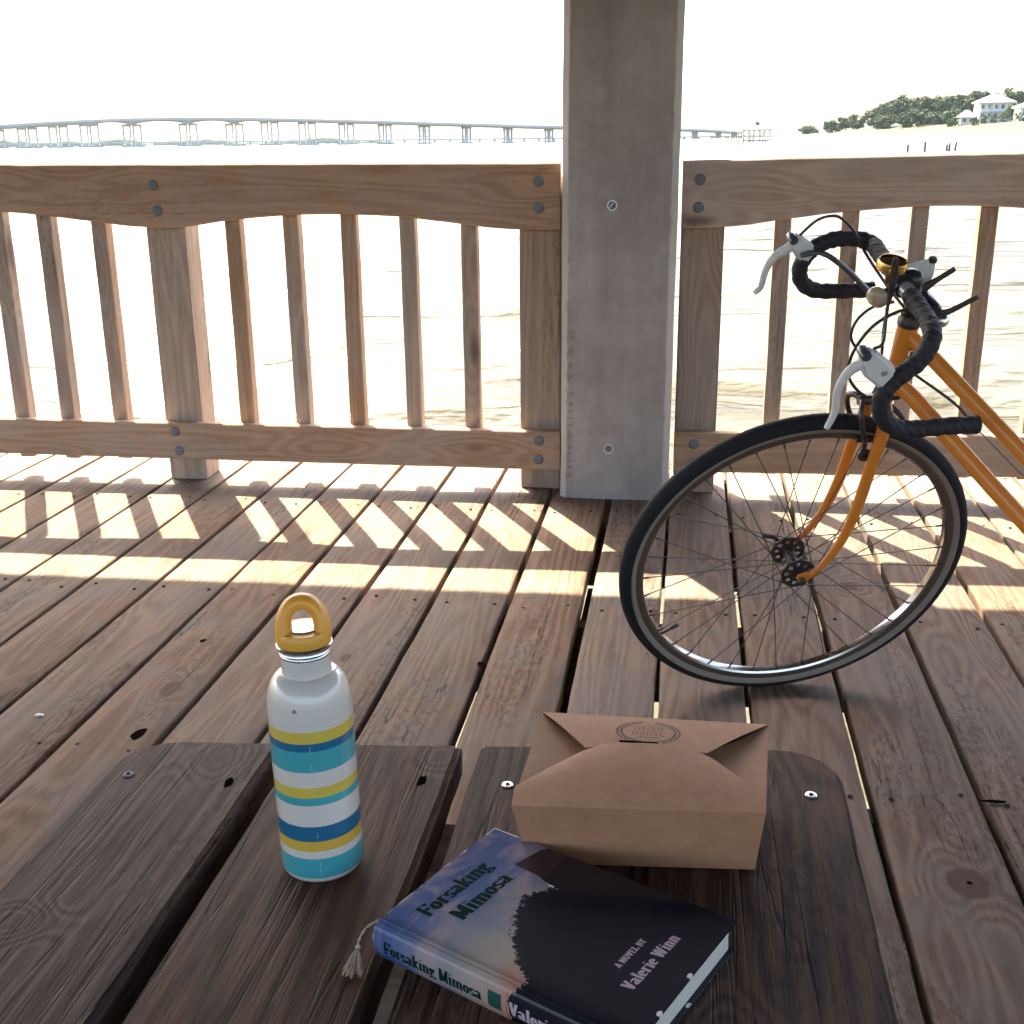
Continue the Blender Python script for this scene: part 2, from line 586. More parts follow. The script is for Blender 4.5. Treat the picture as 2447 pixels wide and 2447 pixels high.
def ring_sheet(name, radii, n, z, mat, amp=None):
    vs, fs = [(0, 0, z)], []
    for r in radii:
        for k in range(n):
            a = 2 * pi * k / n
            vs.append((r * sin(a), r * cos(a), z))
    for k in range(n):
        fs.append((0, 1 + (k + 1) % n, 1 + k))
    for i in range(len(radii) - 1):
        for k in range(n):
            a, b = 1 + i * n + k, 1 + i * n + (k + 1) % n
            fs.append((a, b, b + n, a + n))
    return mesh(name, vs, fs, mat)


def water_sheet():
    """rows of real waves in front of the pier, flat beyond"""
    vs, fs = [], []
    ys = [-60, -20, -5, 2]
    y = 4.0
    while y < 90:
        ys.append(y)
        y += 0.10 + 0.012 * (y - 4)
    ys += [120, 180, 300, 600, 1200, 2500, RW]
    nx = 150
    for y in ys:
        half = RW if y > 400 else (60 + max(y, 0) * 8)
        w = max(9.0, abs(y) * 1.0)
        for k in range(nx + 1):
            s = (k / nx) * 2 - 1
            x = s * w if abs(s) < 0.93 else math.copysign(w * 0.93 + (abs(s) - 0.93) / 0.07 * (RW - w * 0.93), s)
            z = WATER_Z
            if 3 < y < 100 and abs(s) < 0.93:
                f = min(1, (y - 3) / 3) * min(1, (100 - y) / 50)
                q = mnoise.noise(Vector((x * 0.32, y * 0.85, 3.1))) + 0.5 * mnoise.noise(Vector((x * 0.9 + 4, y * 2.1, 8.7)))
                z += 0.085 * f * q
            vs.append((x, y, z))
    n = nx + 1
    for j in range(len(ys) - 1):
        for k in range(nx):
            a = j * n + k
            fs.append((a, a + 1, a + 1 + n, a + n))
    return mesh('water', vs, fs, M['water'], smooth=True)


tag(water_sheet(), kind='structure')

# ---- pier deck: joists carry single planks
RM = 0.020


def yr(x):      # front face line of the railing
    return 3.622 + RM * (x + 0.5)


DX0, DX1, DY0, DY1 = -4.3, 3.6, -3.6, 4.12
jb = MB()
JOY = [3.95, 3.42, 2.65, 1.86, 1.10, 0.35, -0.4, -1.2, -2.0, -2.8, -3.6]
for y in JOY:
    jb.box(((DX0 + DX1) / 2, y, -0.04 - 0.095), (DX1 - DX0, 0.045, 0.19))
for x in (-3.6, -0.2, 3.0):
    jb.box((x, (DY0 + 3.4) / 2, -0.36), (0.14, 3.4 - DY0, 0.24))
    for y in (-3.4, 0.4, 3.2):
        jb.tube([(x, y, -3.0), (x, y, -0.48)], 0.14, 12)
deck = jb.obj('deck', M['joist'])
tag(deck, 'weathered brown plank deck of the pier pavilion', None, kind='structure')

gapsx = [(-1.53, .010), (-1.341, .011), (-1.155, .011), (-0.970, .011), (-0.784, .012), (-0.600, .013), (-0.409, .015), (-0.220, .023), (-0.032, .009), (0.153, .012), (0.344, .014), (0.535, .013), (0.727, .012)]
x = -1.53
while x - 0.19 > DX0:
    x -= 0.19
    gapsx.insert(0, (round(x, 3), 0.009 + 0.004 * random.random()))
x = 0.727
while x + 0.19 < DX1:
    x += 0.19
    gapsx.append((round(x, 3), 0.010 + 0.005 * random.random()))


def plank_mesh(name, x0, x1, y0, y1, z1, th, step, jit, seed, bev=0.005, cup=0.0012):
    """long board along Y, centred on its own origin; worn arrises, slightly wavy edges"""
    cx, cy = (x0 + x1) / 2, (y0 + y1) / 2
    hw = (x1 - x0) / 2
    n = max(2, int((y1 - y0) / step))
    vs, fs = [], []
    # section ring: bottom-left .. going round
    for i in range(n + 1):
        y = y0 + (y1 - y0) * i / n
        eL = jit * (mnoise.noise(Vector((seed * 3.7, y * 3.0, 0))) + 0.6 * mnoise.noise(Vector((seed * 1.3, y * 14.0, 5))))
        eR = jit * (mnoise.noise(Vector((seed * 5.1, y * 3.0, 9))) + 0.6 * mnoise.noise(Vector((seed * 2.3, y * 14.0, 2))))
        zz = 0.0022 * mnoise.noise(Vector((seed * 8.1, y * 0.9, 1)))
        L, R_ = -hw + eL, hw + eR
        b = bev * (0.8 + 0.5 * mnoise.noise(Vector((seed, y * 5.0, 7))))
        ring = [(L, -th), (L, -b), (L + b * 0.35, -b * 0.35), (L + b, 0), (L * 0.4, cup), (R_ * 0.4, cup), (R_ - b, 0), (R_ - b * 0.35, -b * 0.35), (R_, -b), (R_, -th)]
        for a, z in ring:
            vs.append((a, y - cy, z + zz))
    k = 10
    for i in range(n):
        for j in range(k):
            a, b_ = i * k + j, i * k + (j + 1) % k
            fs.append((a, a + k, b_ + k, b_))
    fs.append(tuple(range(k)))
    fs.append(tuple(reversed(range(n * k, n * k + k))))
    me = bpy.data.meshes.new(name)
    me.from_pydata(vs, [], fs)
    bm = bmesh.new()
    bm.from_mesh(me)
    bmesh.ops.recalc_face_normals(bm, faces=bm.faces)
    bm.to_mesh(me)
    bm.free()
    me.polygons.foreach_set('use_smooth', [True] * len(me.polygons))
    me.set_sharp_from_angle(angle=radians(50))
    return me, (cx, cy, z1)


nails = MB()
for i in range(len(gapsx) - 1):
    xa = gapsx[i][0] + gapsx[i][1] / 2
    xb = gapsx[i + 1][0] - gapsx[i + 1][1] / 2
    near = -1.9 < (xa + xb) / 2 < 1.6
    me, c0 = plank_mesh('plank', xa, xb, DY0, DY1 + random.uniform(-.01, .01), random.uniform(-.0012, .0012), 0.04, 0.05 if near else 0.3, 0.0022, i + 1)
    me.materials.append(M['deck'])
    place_mesh('plank', me, c0, deck)
    for y in JOY:
        for e in (0.028, -0.03):
            px = (xa if e > 0 else xb) + e + random.uniform(-.008, .008)
            py = y + random.uniform(-.02, .02)
            nails.lathe([(0.0048, 0.0), (0.0042, 0.0022), (0.0015, 0.0026)], 8, (px, py, 0.001))
no = nails.obj('nail_heads', M['nail'], deck)
tag(no, kind='stuff')

# ---- knots and holes that stand out in single planks
def knot_patch(x, y, rx, ry_, mat, name, seed, z=0.0032):
    r = random.Random(seed)
    n = 22
    ph = [r.uniform(0, 6.28) for _ in range(3)]
    vs = [(x, y, z)]
    for k in range(n):
        a = 2 * pi * k / n
        q = 1 + .10 * sin(2 * a + ph[0]) + .07 * sin(3 * a + ph[1]) + .05 * sin(5 * a + ph[2])
        vs.append((x + rx * q * cos(a), y + ry_ * q * sin(a), z))
    return mesh(name, vs, [(0, k + 1, (k + 1) % n + 1) for k in range(n)], mat, deck)


for i, (x, y, a, b) in enumerate([(-1.019, 1.904, .013, .021), (.552, 1.862, .020, .006), (-1.07, 2.345, .007, .010), (.459, 1.617, .004, .005), (-.415, 2.30, .008, .012)]):
    knot_patch(x, y, a, b, M['hole'], 'knot_hole', i)

# ---- roof of the pavilion over the deck (above the frame)
rb = MB()
ez, ey, rz = 2.45, 4.485, 3.1
rx0, rx1, ry0 = -5.4, 4.6, -3.4


def ry(x): return ey + RM * x


ridge = [(-2.2, -1.2, rz), (1.5, -1.2, rz)]
c_ = [(rx0, ry0, ez), (rx1, ry0, ez), (rx1, ry(rx1), ez), (rx0, ry(rx0), ez)]
rb.add([Vector(p) for p in c_] + [Vector(p) for p in ridge] + [Vector(p) + Vector((0, 0, .18)) for p in c_] + [Vector(p) + Vector((0, 0, .18)) for p in ridge],
       [(0, 1, 5, 4), (1, 2, 5), (2, 3, 4, 5), (3, 0, 4), (6, 10, 11, 7), (7, 11, 8), (8, 11, 10, 9), (9, 10, 6),
        (0, 6, 7, 1), (1, 7, 8, 2), (2, 8, 9, 3), (3, 9, 6, 0)])
M['roofwood'] = wood('roof_wood', 'X', (0.13, 0.088, 0.064), (0.075, 0.050, 0.036))
roof = rb.obj('roof', M['roofwood'])
tag(roof, 'dark wooden hipped roof over the deck', None, kind='structure')
rbm = MB()
for x in np.arange(-5.1, 4.5, 0.6):
    rbm.box((x, 0.5, ez + 0.05), (0.05, 7.6, 0.14))
rbm.box((-0.4, 3.74, ez - 0.09), (9.6, 0.14, 0.24))
rbm.obj('beam', M['roofwood'], roof)


# ---- railings
LX = [-4.2, -2.4, -2.17, -2.07, -1.885, -1.737, -1.68, -1.573, -1.448, -1.256, -1.188, -1.07, -1.0, -.882, -.693, -.588, -.51, -.384]
LZ = [.84, .888, .888, .881, .859, .841, .838, .838, .859, .874, .877, .878, .876, .871, .849, .834, .831, .830]
RX = [-.034, .102, .171, .253, .444, .636, .785, .954, 1.2, 1.33, 1.45, 1.6, 1.75, 2.1, 2.5, 2.9, 3.1, 3.5]
RZ = [.834, .837, .842, .857, .88, .895, .898, .891, .868, .85, .84, .84, .86, .885, .89, .86, .845, .845]


def smooth_interp(x, xs, ys):
    return sum(np.interp(x + d, xs, ys) * w for d, w in ((-.05, .2), (-.025, .2), (0, .2), (.025, .2), (.05, .2)))


def rail_board(name, x0, x1, zt, zb, th, parent, seed, yoff=0.0):
    vs, fs = [], []
    n = int((x1 - x0) / 0.02)
    b = 0.004
    for i in range(n + 1):
        x = x0 + (x1 - x0) * i / n
        j = 0.0016 * mnoise.noise(Vector((x * 9, seed, 0)))
        t_, bo = zt(x) + j, zb(x) + 0.0012 * mnoise.noise(Vector((x * 11, seed, 3)))
        y = yr(x) + yoff
        for yy, z in ((y, bo + b), (y, t_ - b), (y + b, t_), (y + th - b, t_), (y + th, t_ - b), (y + th, bo + b), (y + th - b, bo), (y + b, bo)):
            vs.append((x, yy, z))
    k = 8
    for i in range(n):
        for j in range(k):
            a, c2 = i * k + j, i * k + (j + 1) % k
            fs.append((a, c2, c2 + k, a + k))
    fs += [tuple(range(k)), tuple(reversed(range(n * k, n * k + k)))]
    o = mesh(name, vs, fs, M['rail'], parent, True, 35)
    bm = bmesh.new(); bm.from_mesh(o.data); bmesh.ops.recalc_face_normals(bm, faces=bm.faces); bm.to_mesh(o.data); bm.free()
    return o


def bev_box(name, sx, sy, sz, mat, bev=0.004, seg=2, jit=0.0, nseg=1):
    bm = bmesh.new()
    bmesh.ops.create_cube(bm, size=1)
    bmesh.ops.scale(bm, vec=(sx, sy, sz), verts=bm.verts)
    bmesh.ops.bevel(bm, geom=bm.edges[:], offset=bev, segments=seg, affect='EDGES')
    if jit:
        for k in range(1, nseg):
            z = -sz / 2 + sz * k / nseg
            bmesh.ops.bisect_plane(bm, geom=bm.verts[:] + bm.edges[:] + bm.faces[:], plane_co=(0, 0, z), plane_no=(0, 0, 1))
        sd = random.random() * 50
        for v in bm.verts:
            q = Vector((sd, v.co.z * 6, math.copysign(3, v.co.x) + math.copysign(1, v.co.y)))
            v.co.x += jit * mnoise.noise(q)
            v.co.y += jit * mnoise.noise(q + Vector((20, 0, 0)))
    me = bpy.data.meshes.new(name)
    bm.to_mesh(me)
    bm.free()
    me.materials.append(mat)
    me.polygons.foreach_set('use_smooth', [True] * len(me.polygons))
    me.set_sharp_from_angle(angle=radians(40))
    return me


bal_me = [bev_box('baluster', 0.050, 0.048, 0.86, M['post'], 0.003, 1, 0.0016, 40) for _ in range(5)]
post_me = [bev_box('post', 0.128, 0.120, 0.985, M['post'], 0.004, 2, 0.0012, 30) for _ in range(4)]


def bolt_mesh():
    mb = MB()
    mb.lathe([(0.0, 0.0), (0.0165, 0.0), (0.0165, 0.0012), (0.0150, 0.0020), (0.0120, 0.0034), (0.0075, 0.0046), (0.0, 0.0050)], 16, ax=(0, -1, 0), close=False)
    me = bpy.data.meshes.new('bolt')
    me.from_pydata([tuple(v) for v in mb.v], [], mb.f)
    me.materials.append(M['bolt'])
    me.polygons.foreach_set('use_smooth', [True] * len(me.polygons))
    return me


BOLT = bolt_mesh()


def railing(x0, x1, LXs, LZs, top, posts, bals, bolts, label, botz):
    r = empty('wooden_railing', ((x0 + x1) / 2, yr((x0 + x1) / 2), 0), label, 'railing', 'railing sections along the deck edge')
    rail_board('top_rail', x0, x1, top, lambda x: smooth_interp(x, LXs, LZs), 0.038, r, 1.0 + x0)
    rail_board('bottom_rail', x0, x1, lambda x: botz(x)[1], lambda x: botz(x)[0], 0.038, r, 5.0 + x0)
    for i, x in enumerate(posts):
        place_mesh('post', post_me[i % 4], (x, yr(x) + 0.0405 + 0.060, 0.985 / 2 + 0.001), r, (0, 0, RM))
    for i, x in enumerate(bals):
        h = 0.86
        place_mesh('baluster', bal_me[i % 5], (x, yr(x) + 0.0405 + 0.024, 0.068 + h / 2 + random.uniform(-.003, .003)), r, (random.uniform(-.003, .003), random.uniform(-.004, .004), RM + random.uniform(-.02, .02)))
    for x, z in bolts:
        place_mesh('bolt', BOLT, (x, yr(x) - 0.0003, z), r, (0, 0, RM))
    return r


railing(-4.2, -0.384, LX, LZ, lambda x: 1.0255 - 0.0045 * (x + 0.39), [-3.95, -2.80, -1.654, -0.452],
        [-3.75, -3.56, -3.37, -3.18, -2.99, -2.60, -2.415, -2.228, -2.063, -1.877, -1.431, -1.240, -1.055, -0.865, -0.672],
        [(-2.80, .97), (-2.80, .90), (-2.80, .18), (-2.80, .115), (-1.66, .968), (-1.654, .890), (-1.668, .178), (-1.66, .112), (-.449, .973), (-.449, .895), (-.45, .172), (-.452, .110)],
        'brown wooden railing left of the square grey column', lambda x: (0.0745 - 0.007 * (x + .4), 0.2015 - 0.004 * (x + .4)))
railing(-0.022, 3.5, RX, RZ, lambda x: 1.029 + 0.0145 * x, [0.043, 1.45, 2.95],
        [0.280, 0.477, 0.672, 0.868, 1.062, 1.255, 1.65, 1.845, 2.04, 2.235, 2.43, 2.625, 3.15, 3.34],
        [(.03, .975), (.028, .895), (.04, .172), (.042, .112)],
        'brown wooden railing behind the orange bicycle, right of the square column', lambda x: (0.079 + 0.007 * x, 0.207 + 0.008 * x))


# ---- column
def column_mat():
    t = NT('column_surface')
    tc = t.n('TexCoord')
    P = tc.outputs['Object']
    big = t.noise(P, 3.0, 5, 0.65)
    mid = t.noise(P, 17.0, 6, 0.7)
    fine = t.noise(P, 140.0, 4, 0.7)
    vert = t.noise(t.vmath('MULTIPLY', P, (9, 9, 0.7)), 1.0, 4, 0.6)
    f = t.math('ADD', t.math('MULTIPLY', big, 0.5), t.math('ADD', t.math('MULTIPLY', mid, 0.3), t.math('MULTIPLY', vert, 0.35)))
    c = t.mix(t.g(f, 0.38, 0.76), (0.27, 0.225, 0.205), (0.43, 0.390, 0.360))
    c = t.mix(t.math('MULTIPLY', t.g(fine, 0.52, 0.75), 0.22), c, (0.10, 0.095, 0.10))
    sp = t.n('SeparateXYZ')
    t.put(sp.inputs[0], P)
    # rust bleeding along the left arris, low down
    edge = t.math('SUBTRACT', 1.0, t.g(t.math('ABSOLUTE', t.math('ADD', sp.outputs[0], 0.140)), 0.002, 0.016))
    low = t.math('MULTIPLY', t.math('SUBTRACT', 1.0, t.g(sp.outputs[2], -0.86, -0.55)), t.g(t.noise(t.vmath('MULTIPLY', P, (30, 1, 60)), 1.0, 3, 0.6), 0.42, 0.62))
    rust = t.math('MULTIPLY', t.math('MULTIPLY', edge, low), 0.45)
    c = t.mix(rust, c, (0.16, 0.055, 0.025))
    # rough pale chipping on the arrises
    ch = t.math('SUBTRACT', 0.172, t.math('ABSOLUTE', sp.outputs[0]))
    chip = t.math('SUBTRACT', 1.0, t.g(t.math('ADD', ch, t.math('MULTIPLY', t.math('SUBTRACT', t.noise(t.vmath('MULTIPLY', P, (40, 40, 20)), 1.0, 4, 0.7), 0.5), 0.03)), 0.016, 0.026))
    c = t.mix(t.math('MULTIPLY', chip, 0.55), c, (0.55, 0.54, 0.51))
    t.col(c)
    t.rough(0.8)
    t.b.inputs['Specular IOR Level'].default_value = 0.3
    t.bump(t.math('ADD', fine, t.math('MULTIPLY', mid, 1.4)), 0.35, 0.002)
    return t.m


M['column'] = column_mat()
cole = empty('roof_column', (-0.203, yr(-.2) + 0.12, 0), 'square grey roof column with chamfered corners standing at the railing', 'column')
cm = MB()
w, b = 0.171, 0.020
ring = [(-w + b, -w), (w - b, -w), (w, -w + b), (w, w - b), (w - b, w), (-w + b, w), (-w, w - b), (-w, -w + b)]
vs, fs = [], []
NZ = 60
HC = 2.5
for k in range(NZ + 1):
    z = -HC / 2 + HC * k / NZ
    for i, (a, c2) in enumerate(ring):
        j = 0.0022 * mnoise.noise(Vector((i * 7.7, z * 7, 0.5)))
        vs.append((a + j, c2 + 0.4 * j, z))
for k in range(NZ):
    for i in range(8):
        fs.append((k * 8 + i, k * 8 + (i + 1) % 8, k * 8 + 8 + (i + 1) % 8, k * 8 + 8 + i))
fs += [tuple(reversed(range(8))), tuple(NZ * 8 + i for i in range(8))]
sme = bpy.data.meshes.new('shaft')
sme.from_pydata(vs, [], fs)
sme.materials.append(M['column'])
shaft = place_mesh('shaft', sme, (-0.203, 3.568 + 0.171, HC / 2 + 0.0005), cole, (0, 0.004, 0.01))


def washer(name, r0, r1, h, mat):
    mb = MB()
    mb.lathe([(r0, 0), (r0, h), (r1, h), (r1, 0)], 24, ax=(0, -1, 0), close=False)
    me = bpy.data.meshes.new(name)
    me.from_pydata([tuple(v) for v in mb.v], [], mb.f)
    me.materials.append(mat)
    return me


M['zinc'] = plain('galvanised', (0.55, 0.55, 0.54), 0.4, 0.85, 0.2, 200, 0.2)
for z, kind in ((0.905, 0), (0.166, 1)):
    fy = 3.568
    xx = -0.224
    place_mesh('washer', washer('washer', 0.0115, 0.0155, 0.002, M['zinc']), (xx, fy - 0.0004, z), cole)
    pm = MB().lathe([(0.0, 0.0), (0.0115, 0.0), (0.0115, 0.0008), (0, 0.0008)], 20, ax=(0, -1, 0), close=False)
    me = bpy.data.meshes.new('bolt_hole')
    me.from_pydata([tuple(v) for v in pm.v], [], pm.f)
    me.materials.append(M['bolt'])
    place_mesh('bolt_hole' if kind else 'bolt_head', me, (xx, fy - 0.0008, z), cole)
    if kind == 0:
        q = bev_box('bolt_slot', 0.0035, 0.003, 0.017, M['zinc'], 0.0008, 1)
        place_mesh('bolt_slot', q, (xx - .002, fy - 0.0024, z + .001), cole, (0, radians(38), 0))


# ================================================================== BENCH
HB = 0.44
bench = empty('low_table', (-0.21, 0.65, 0), 'low weathered table of four grey brown boards with rounded end corners', 'table')


def outline_board(name, x0, x1, y0, yend, th, rl, rr_, parent, seed, bev=0.006):
    """board with an outline; corner radii at the far end; worn edges"""
    pts = []
    j = lambda p, k: 0.0018 * mnoise.noise(Vector((seed * 4.1 + k, p * 5.0, 0))) + 0.0011 * mnoise.noise(Vector((seed * 4.1 + k, p * 22.0, 3)))
    yl, yrr = yend(x0), yend(x1)
    n = 34
    for i in range(n + 1):
        y = y0 + (yrr - rr_ - y0) * i / n
        pts.append((x1 + j(y, 1), y))
    if rr_ > 0.01:
        for a in range(8, 90, 8):
            pts.append((x1 - rr_ + rr_ * cos(radians(a)), yend(x1 - rr_ + rr_ * cos(radians(a))) - rr_ + rr_ * sin(radians(a))))
    for i in range(1, 9):
        x = (x1 - rr_) + ((x0 + rl) - (x1 - rr_)) * i / 9
        pts.append((x, yend(x) + j(x, 5)))
    if rl > 0.01:
        for a in range(92, 180, 8):
            xx = x0 + rl + rl * cos(radians(a))
            pts.append((xx, yend(xx) - rl + rl * sin(radians(a))))
    for i in range(n + 1):
        y = yl - rl - (yl - rl - y0) * i / n
        pts.append((x0 + j(y, 9), y))
    cx, cy = (x0 + x1) / 2, (y0 + yl) / 2
    bm = bmesh.new()
    vs = [bm.verts.new((a - cx, b - cy, 0)) for a, b in pts]
    f = bm.faces.new(vs)
    bmesh.ops.recalc_face_normals(bm, faces=bm.faces)
    if f.normal.z < 0:
        f.normal_flip()
    ext = bmesh.ops.extrude_face_region(bm, geom=[f])
    nv = [e for e in ext['geom'] if isinstance(e, bmesh.types.BMVert)]
    bmesh.ops.translate(bm, vec=(0, 0, th), verts=nv)
    bmesh.ops.translate(bm, vec=(0, 0, -th), verts=bm.verts)
    bm.normal_update()
    top = [e for e in bm.edges if all(v.co.z > -1e-6 for v in e.verts)]
    bmesh.ops.bevel(bm, geom=top, offset=bev, segments=3, affect='EDGES')
    bmesh.ops.recalc_face_normals(bm, faces=bm.faces)
    me = bpy.data.meshes.new(name)
    bm.to_mesh(me)
    bm.free()
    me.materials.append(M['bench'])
    me.polygons.foreach_set('use_smooth', [True] * len(me.polygons))
    me.set_sharp_from_angle(angle=radians(35))
    return place_mesh(name, me, (cx, cy, HB), parent)


yend = lambda x: 1.187 + 0.100 * x
BB = [(-.608, -.438, .055, 0), (-.417, -.233, 0, 0), (-.211, -.0305, 0, 0), (-.0205, .183, 0, .070)]
for i, (a, b, rl, rr_) in enumerate(BB):
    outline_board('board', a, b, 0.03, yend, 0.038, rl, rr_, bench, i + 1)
for y in (0.25, 1.02):
    me = bev_box('cross_batten', 0.76, 0.085, 0.038, M['rail'], 0.003, 1)
    place_mesh('cross_batten', me, (-0.213, y, HB - 0.038 - 0.0195), bench)
    if y > 1:  # added unseen panel, hides the bright deck behind the board gaps
        me = bev_box('gap_blocker', 0.60, 0.032, HB - 0.095, M['joist'], 0.003, 1)
        place_mesh('gap_blocker', me, (-0.213, y + 0.005, (HB - 0.095) / 2 + 0.012), bench)
    for x in (-0.555, 0.130):
        me = bev_box('leg', 0.085, 0.085, HB - 0.078, M['post'], 0.004, 1)
        place_mesh('leg', me, (x, y, (HB - 0.078) / 2 + 0.001), bench)


def screw(name, loc, r, mat, parent):
    mb = MB().lathe([(0.0, 0.0), (r, 0.0), (r, 0.0007), (r * 0.93, 0.0012), (r * 0.3, 0.0015), (0.0, 0.0015)], 20, close=False)
    me = bpy.data.meshes.new(name)
    me.from_pydata([tuple(v) for v in mb.v], [], mb.f)
    me.materials.append(mat)
    me.polygons.foreach_set('use_smooth', [True] * len(me.polygons))
    me.set_sharp_from_angle(angle=radians(40))
    o = place_mesh(name, me, loc, parent)
    q = bev_box('recess', r * 0.62, r * 0.62, 0.0006, M['hole'], 0.0001, 1)
    place_mesh('recess', q, (loc[0], loc[1], loc[2] + 0.0017), o, (0, 0, 0.5))
    return o


for (x, y), mt, r in [((-.579, 1.050), M['bolt'], .0058), ((-.169, 1.081), M['steel'], .0062), ((.146, 1.101), M['steel'], .0064), ((0.01, 1.09), M['steel'], .006)]:
    screw('screw', (x, y, HB + 0.0003), r, mt, bench)
for (x, y) in [(-.465, 1.049), (-.261, 1.078)]:
    mb = MB()
    n = 11
    vs = [Vector((x, y, HB + .0006))]
    for k in range(n):
        a = 2 * pi * k / n
        rr = .0042 + .003 * random.random()
        vs.append(Vector((x + rr * cos(a) * 0.9, y + rr * sin(a) * 1.7, HB + .0005)))
    mb.add(vs, [(0, k + 1, (k + 1) % n + 1) for k in range(n)])
    mb.obj('screw_hole', M['hole'], bench)


# ================================================================== BOTTLE
def bottle_mat():
    t = NT('enamel_stripes')
    tc = t.n('TexCoord')
    P = tc.outputs['Object']
    sp = t.n('SeparateXYZ')
    t.put(sp.inputs[0], P)
    W = (0.68, 0.625, 0.57)
    Y = (0.66, 0.50, 0.075)
    B = (0.012, 0.135, 0.265)
    T = (0.055, 0.365, 0.415)
    OY = (0.68, 0.43, 0.055)
    edges = [(0.0063, T), (0.0268, W), (0.0352, OY), (0.0449, B), (0.0608, W), (0.0819, T), (0.0896, Y), (0.1001, W), (0.1156, T), (0.1365, B), (0.1439, Y), (0.1551, W)]
    nd = t.n('ValToRGB')
    nd.color_ramp.interpolation = 'CONSTANT'
    els = nd.color_ramp.elements
    H0 = 0.22
    jz = t.math('MULTIPLY', t.math('SUBTRACT', t.noise(P, 900, 2, 0.6), 0.5), 0.0006)
    z = t.math('DIVIDE', t.math('ADD', sp.outputs[2], jz), H0)
    els[0].position = 0.0
    els[0].color = W + (1,)
    els[1].position = edges[0][0] / H0
    els[1].color = edges[0][1] + (1,)
    for p, c in edges[1:]:
        e = els.new(p / H0)
        e.color = c + (1,)
    t.put(nd.inputs[0], z)
    c = nd.outputs[0]
    # scuffs: white scratches in the colour, dark chips in the white
    sc1 = t.g(t.noise(t.vmath('MULTIPLY', P, (160, 160, 90)), 1.0, 5, 0.7), 0.66, 0.69)
    msk = t.g(t.noise(P, 22, 3, 0.5), 0.46, 0.56)
    c = t.mix(t.math('MULTIPLY', t.math('MULTIPLY', sc1, msk), 0.7), c, (0.62, 0.62, 0.60))
    vo = t.n('TexVoronoi', feature='F1')
    t.put(vo.inputs['Vector'], t.vmath('ADD', P, t.vmath('SCALE', (0.3, 0.11, 0.2), scale=1.0)))
    vo.inputs['Scale'].default_value = 34
    sep = t.n('SeparateColor')
    t.put(sep.inputs[0], vo.outputs['Color'])
    dn = t.math('ADD', vo.outputs['Distance'], t.math('MULTIPLY', t.math('SUBTRACT', t.noise(P, 500, 3, 0.6), 0.5), 0.14))
    chip = t.math('MULTIPLY', t.math('SUBTRACT', 1.0, t.g(dn, 0.05, 0.085)), t.math('GREATER_THAN', sep.outputs[0], 0.45))
    c = t.mix(t.math('MULTIPLY', chip, 0.8), c, (0.13, 0.12, 0.13))
    # seam where the print ends meet
    an = t.math('ARCTAN2', sp.outputs[0], t.math('MULTIPLY', sp.outputs[1], -1.0))
    seam = t.math('SUBTRACT', 1.0, t.g(t.math('ABSOLUTE', t.math('SUBTRACT', an, 0.0)), 0.004, 0.014))
    seam = t.math('MULTIPLY', seam, t.g(t.noise(t.vmath('MULTIPLY', P, (5, 5, 160)), 1.0, 2), 0.5, 0.58))
    seam = t.math('MULTIPLY', seam, t.math('LESS_THAN', sp.outputs[2], 0.15))
    c = t.mix(t.math('MULTIPLY', seam, 0.75), c, (0.6, 0.62, 0.58))
    t.col(c)
    t.rough(0.32)
    t.b.inputs['Coat Weight'].default_value = 1.0
    t.b.inputs['Coat Roughness'].default_value = 0.08
    return t.m


M['bottle'] = bottle_mat()
M['cap'] = plain('orange_plastic', (0.86, 0.40, 0.050), 0.34, 0.0, 0.04, 60)
M['cap'].node_tree.nodes['Principled BSDF'].inputs['Subsurface Weight'].default_value = 0.15
BC = Vector((-0.3215, 0.922, HB + 0.0012))
bot = empty('water_bottle', BC, 'white steel water bottle with blue and yellow stripes and orange loop cap', 'bottle')
bot.rotation_euler = (0.0, radians(-1.0), radians(15))
WORLD[bot.name] = Matrix.Translation(BC)


def local(name, mb, mat, parent, smooth=True, angle=40, bevel=None):
    """part given in the thing's own coordinates"""
    o = mb.obj(name, mat, None, smooth, angle, bevel)
    o.parent = parent
    o.matrix_parent_inverse = Matrix.Identity(4)
    return o


R0 = 0.0384
prof = [(0.0, 0.0035), (0.026, 0.0030), (0.031, 0.0008), (0.0335, 0.0003), (0.0362, 0.0018), (0.0380, 0.0055), (R0, 0.010)]
prof += [(R0, z) for z in np.linspace(0.02, 0.160, 12)]
for a in np.linspace(0, 90, 12)[1:]:
    prof.append((0.0228 + (R0 - 0.0228) * cos(radians(a)), 0.162 + 0.0365 * sin(radians(a)) ** 0.9))
prof += [(0.0224, 0.2005), (0.0222, 0.204), (0.0222, 0.2150)]
body = local('body', MB().lathe(prof, 64, close=False), M['bottle'], bot)
thr = [(0.0222, 0.2150), (0.0230, 0.2158), (0.0232, 0.2172), (0.0226, 0.2182), (0.0232, 0.2196), (0.0226, 0.2208), (0.0226, 0.2225), (0.0243, 0.2232), (0.0252, 0.2245), (0.0252, 0.2258), (0.0243, 0.2268), (0.0215, 0.2268)]
local('neck_ring', MB().lathe(thr, 56, close=False), M['steel'], bot)
capb = MB()
capb.lathe([(0.0, 0.2262), (0.0225, 0.2262), (0.0240, 0.2275), (0.0246, 0.2310), (0.0243, 0.2365), (0.0228, 0.2392), (0.0150, 0.2396), (0.0, 0.2396)], 48, close=False)
cap = local('cap', capb, M['cap'], bot)
lp = MB()
pts, rs, fl = [], [], []
nL = 40
rows = []
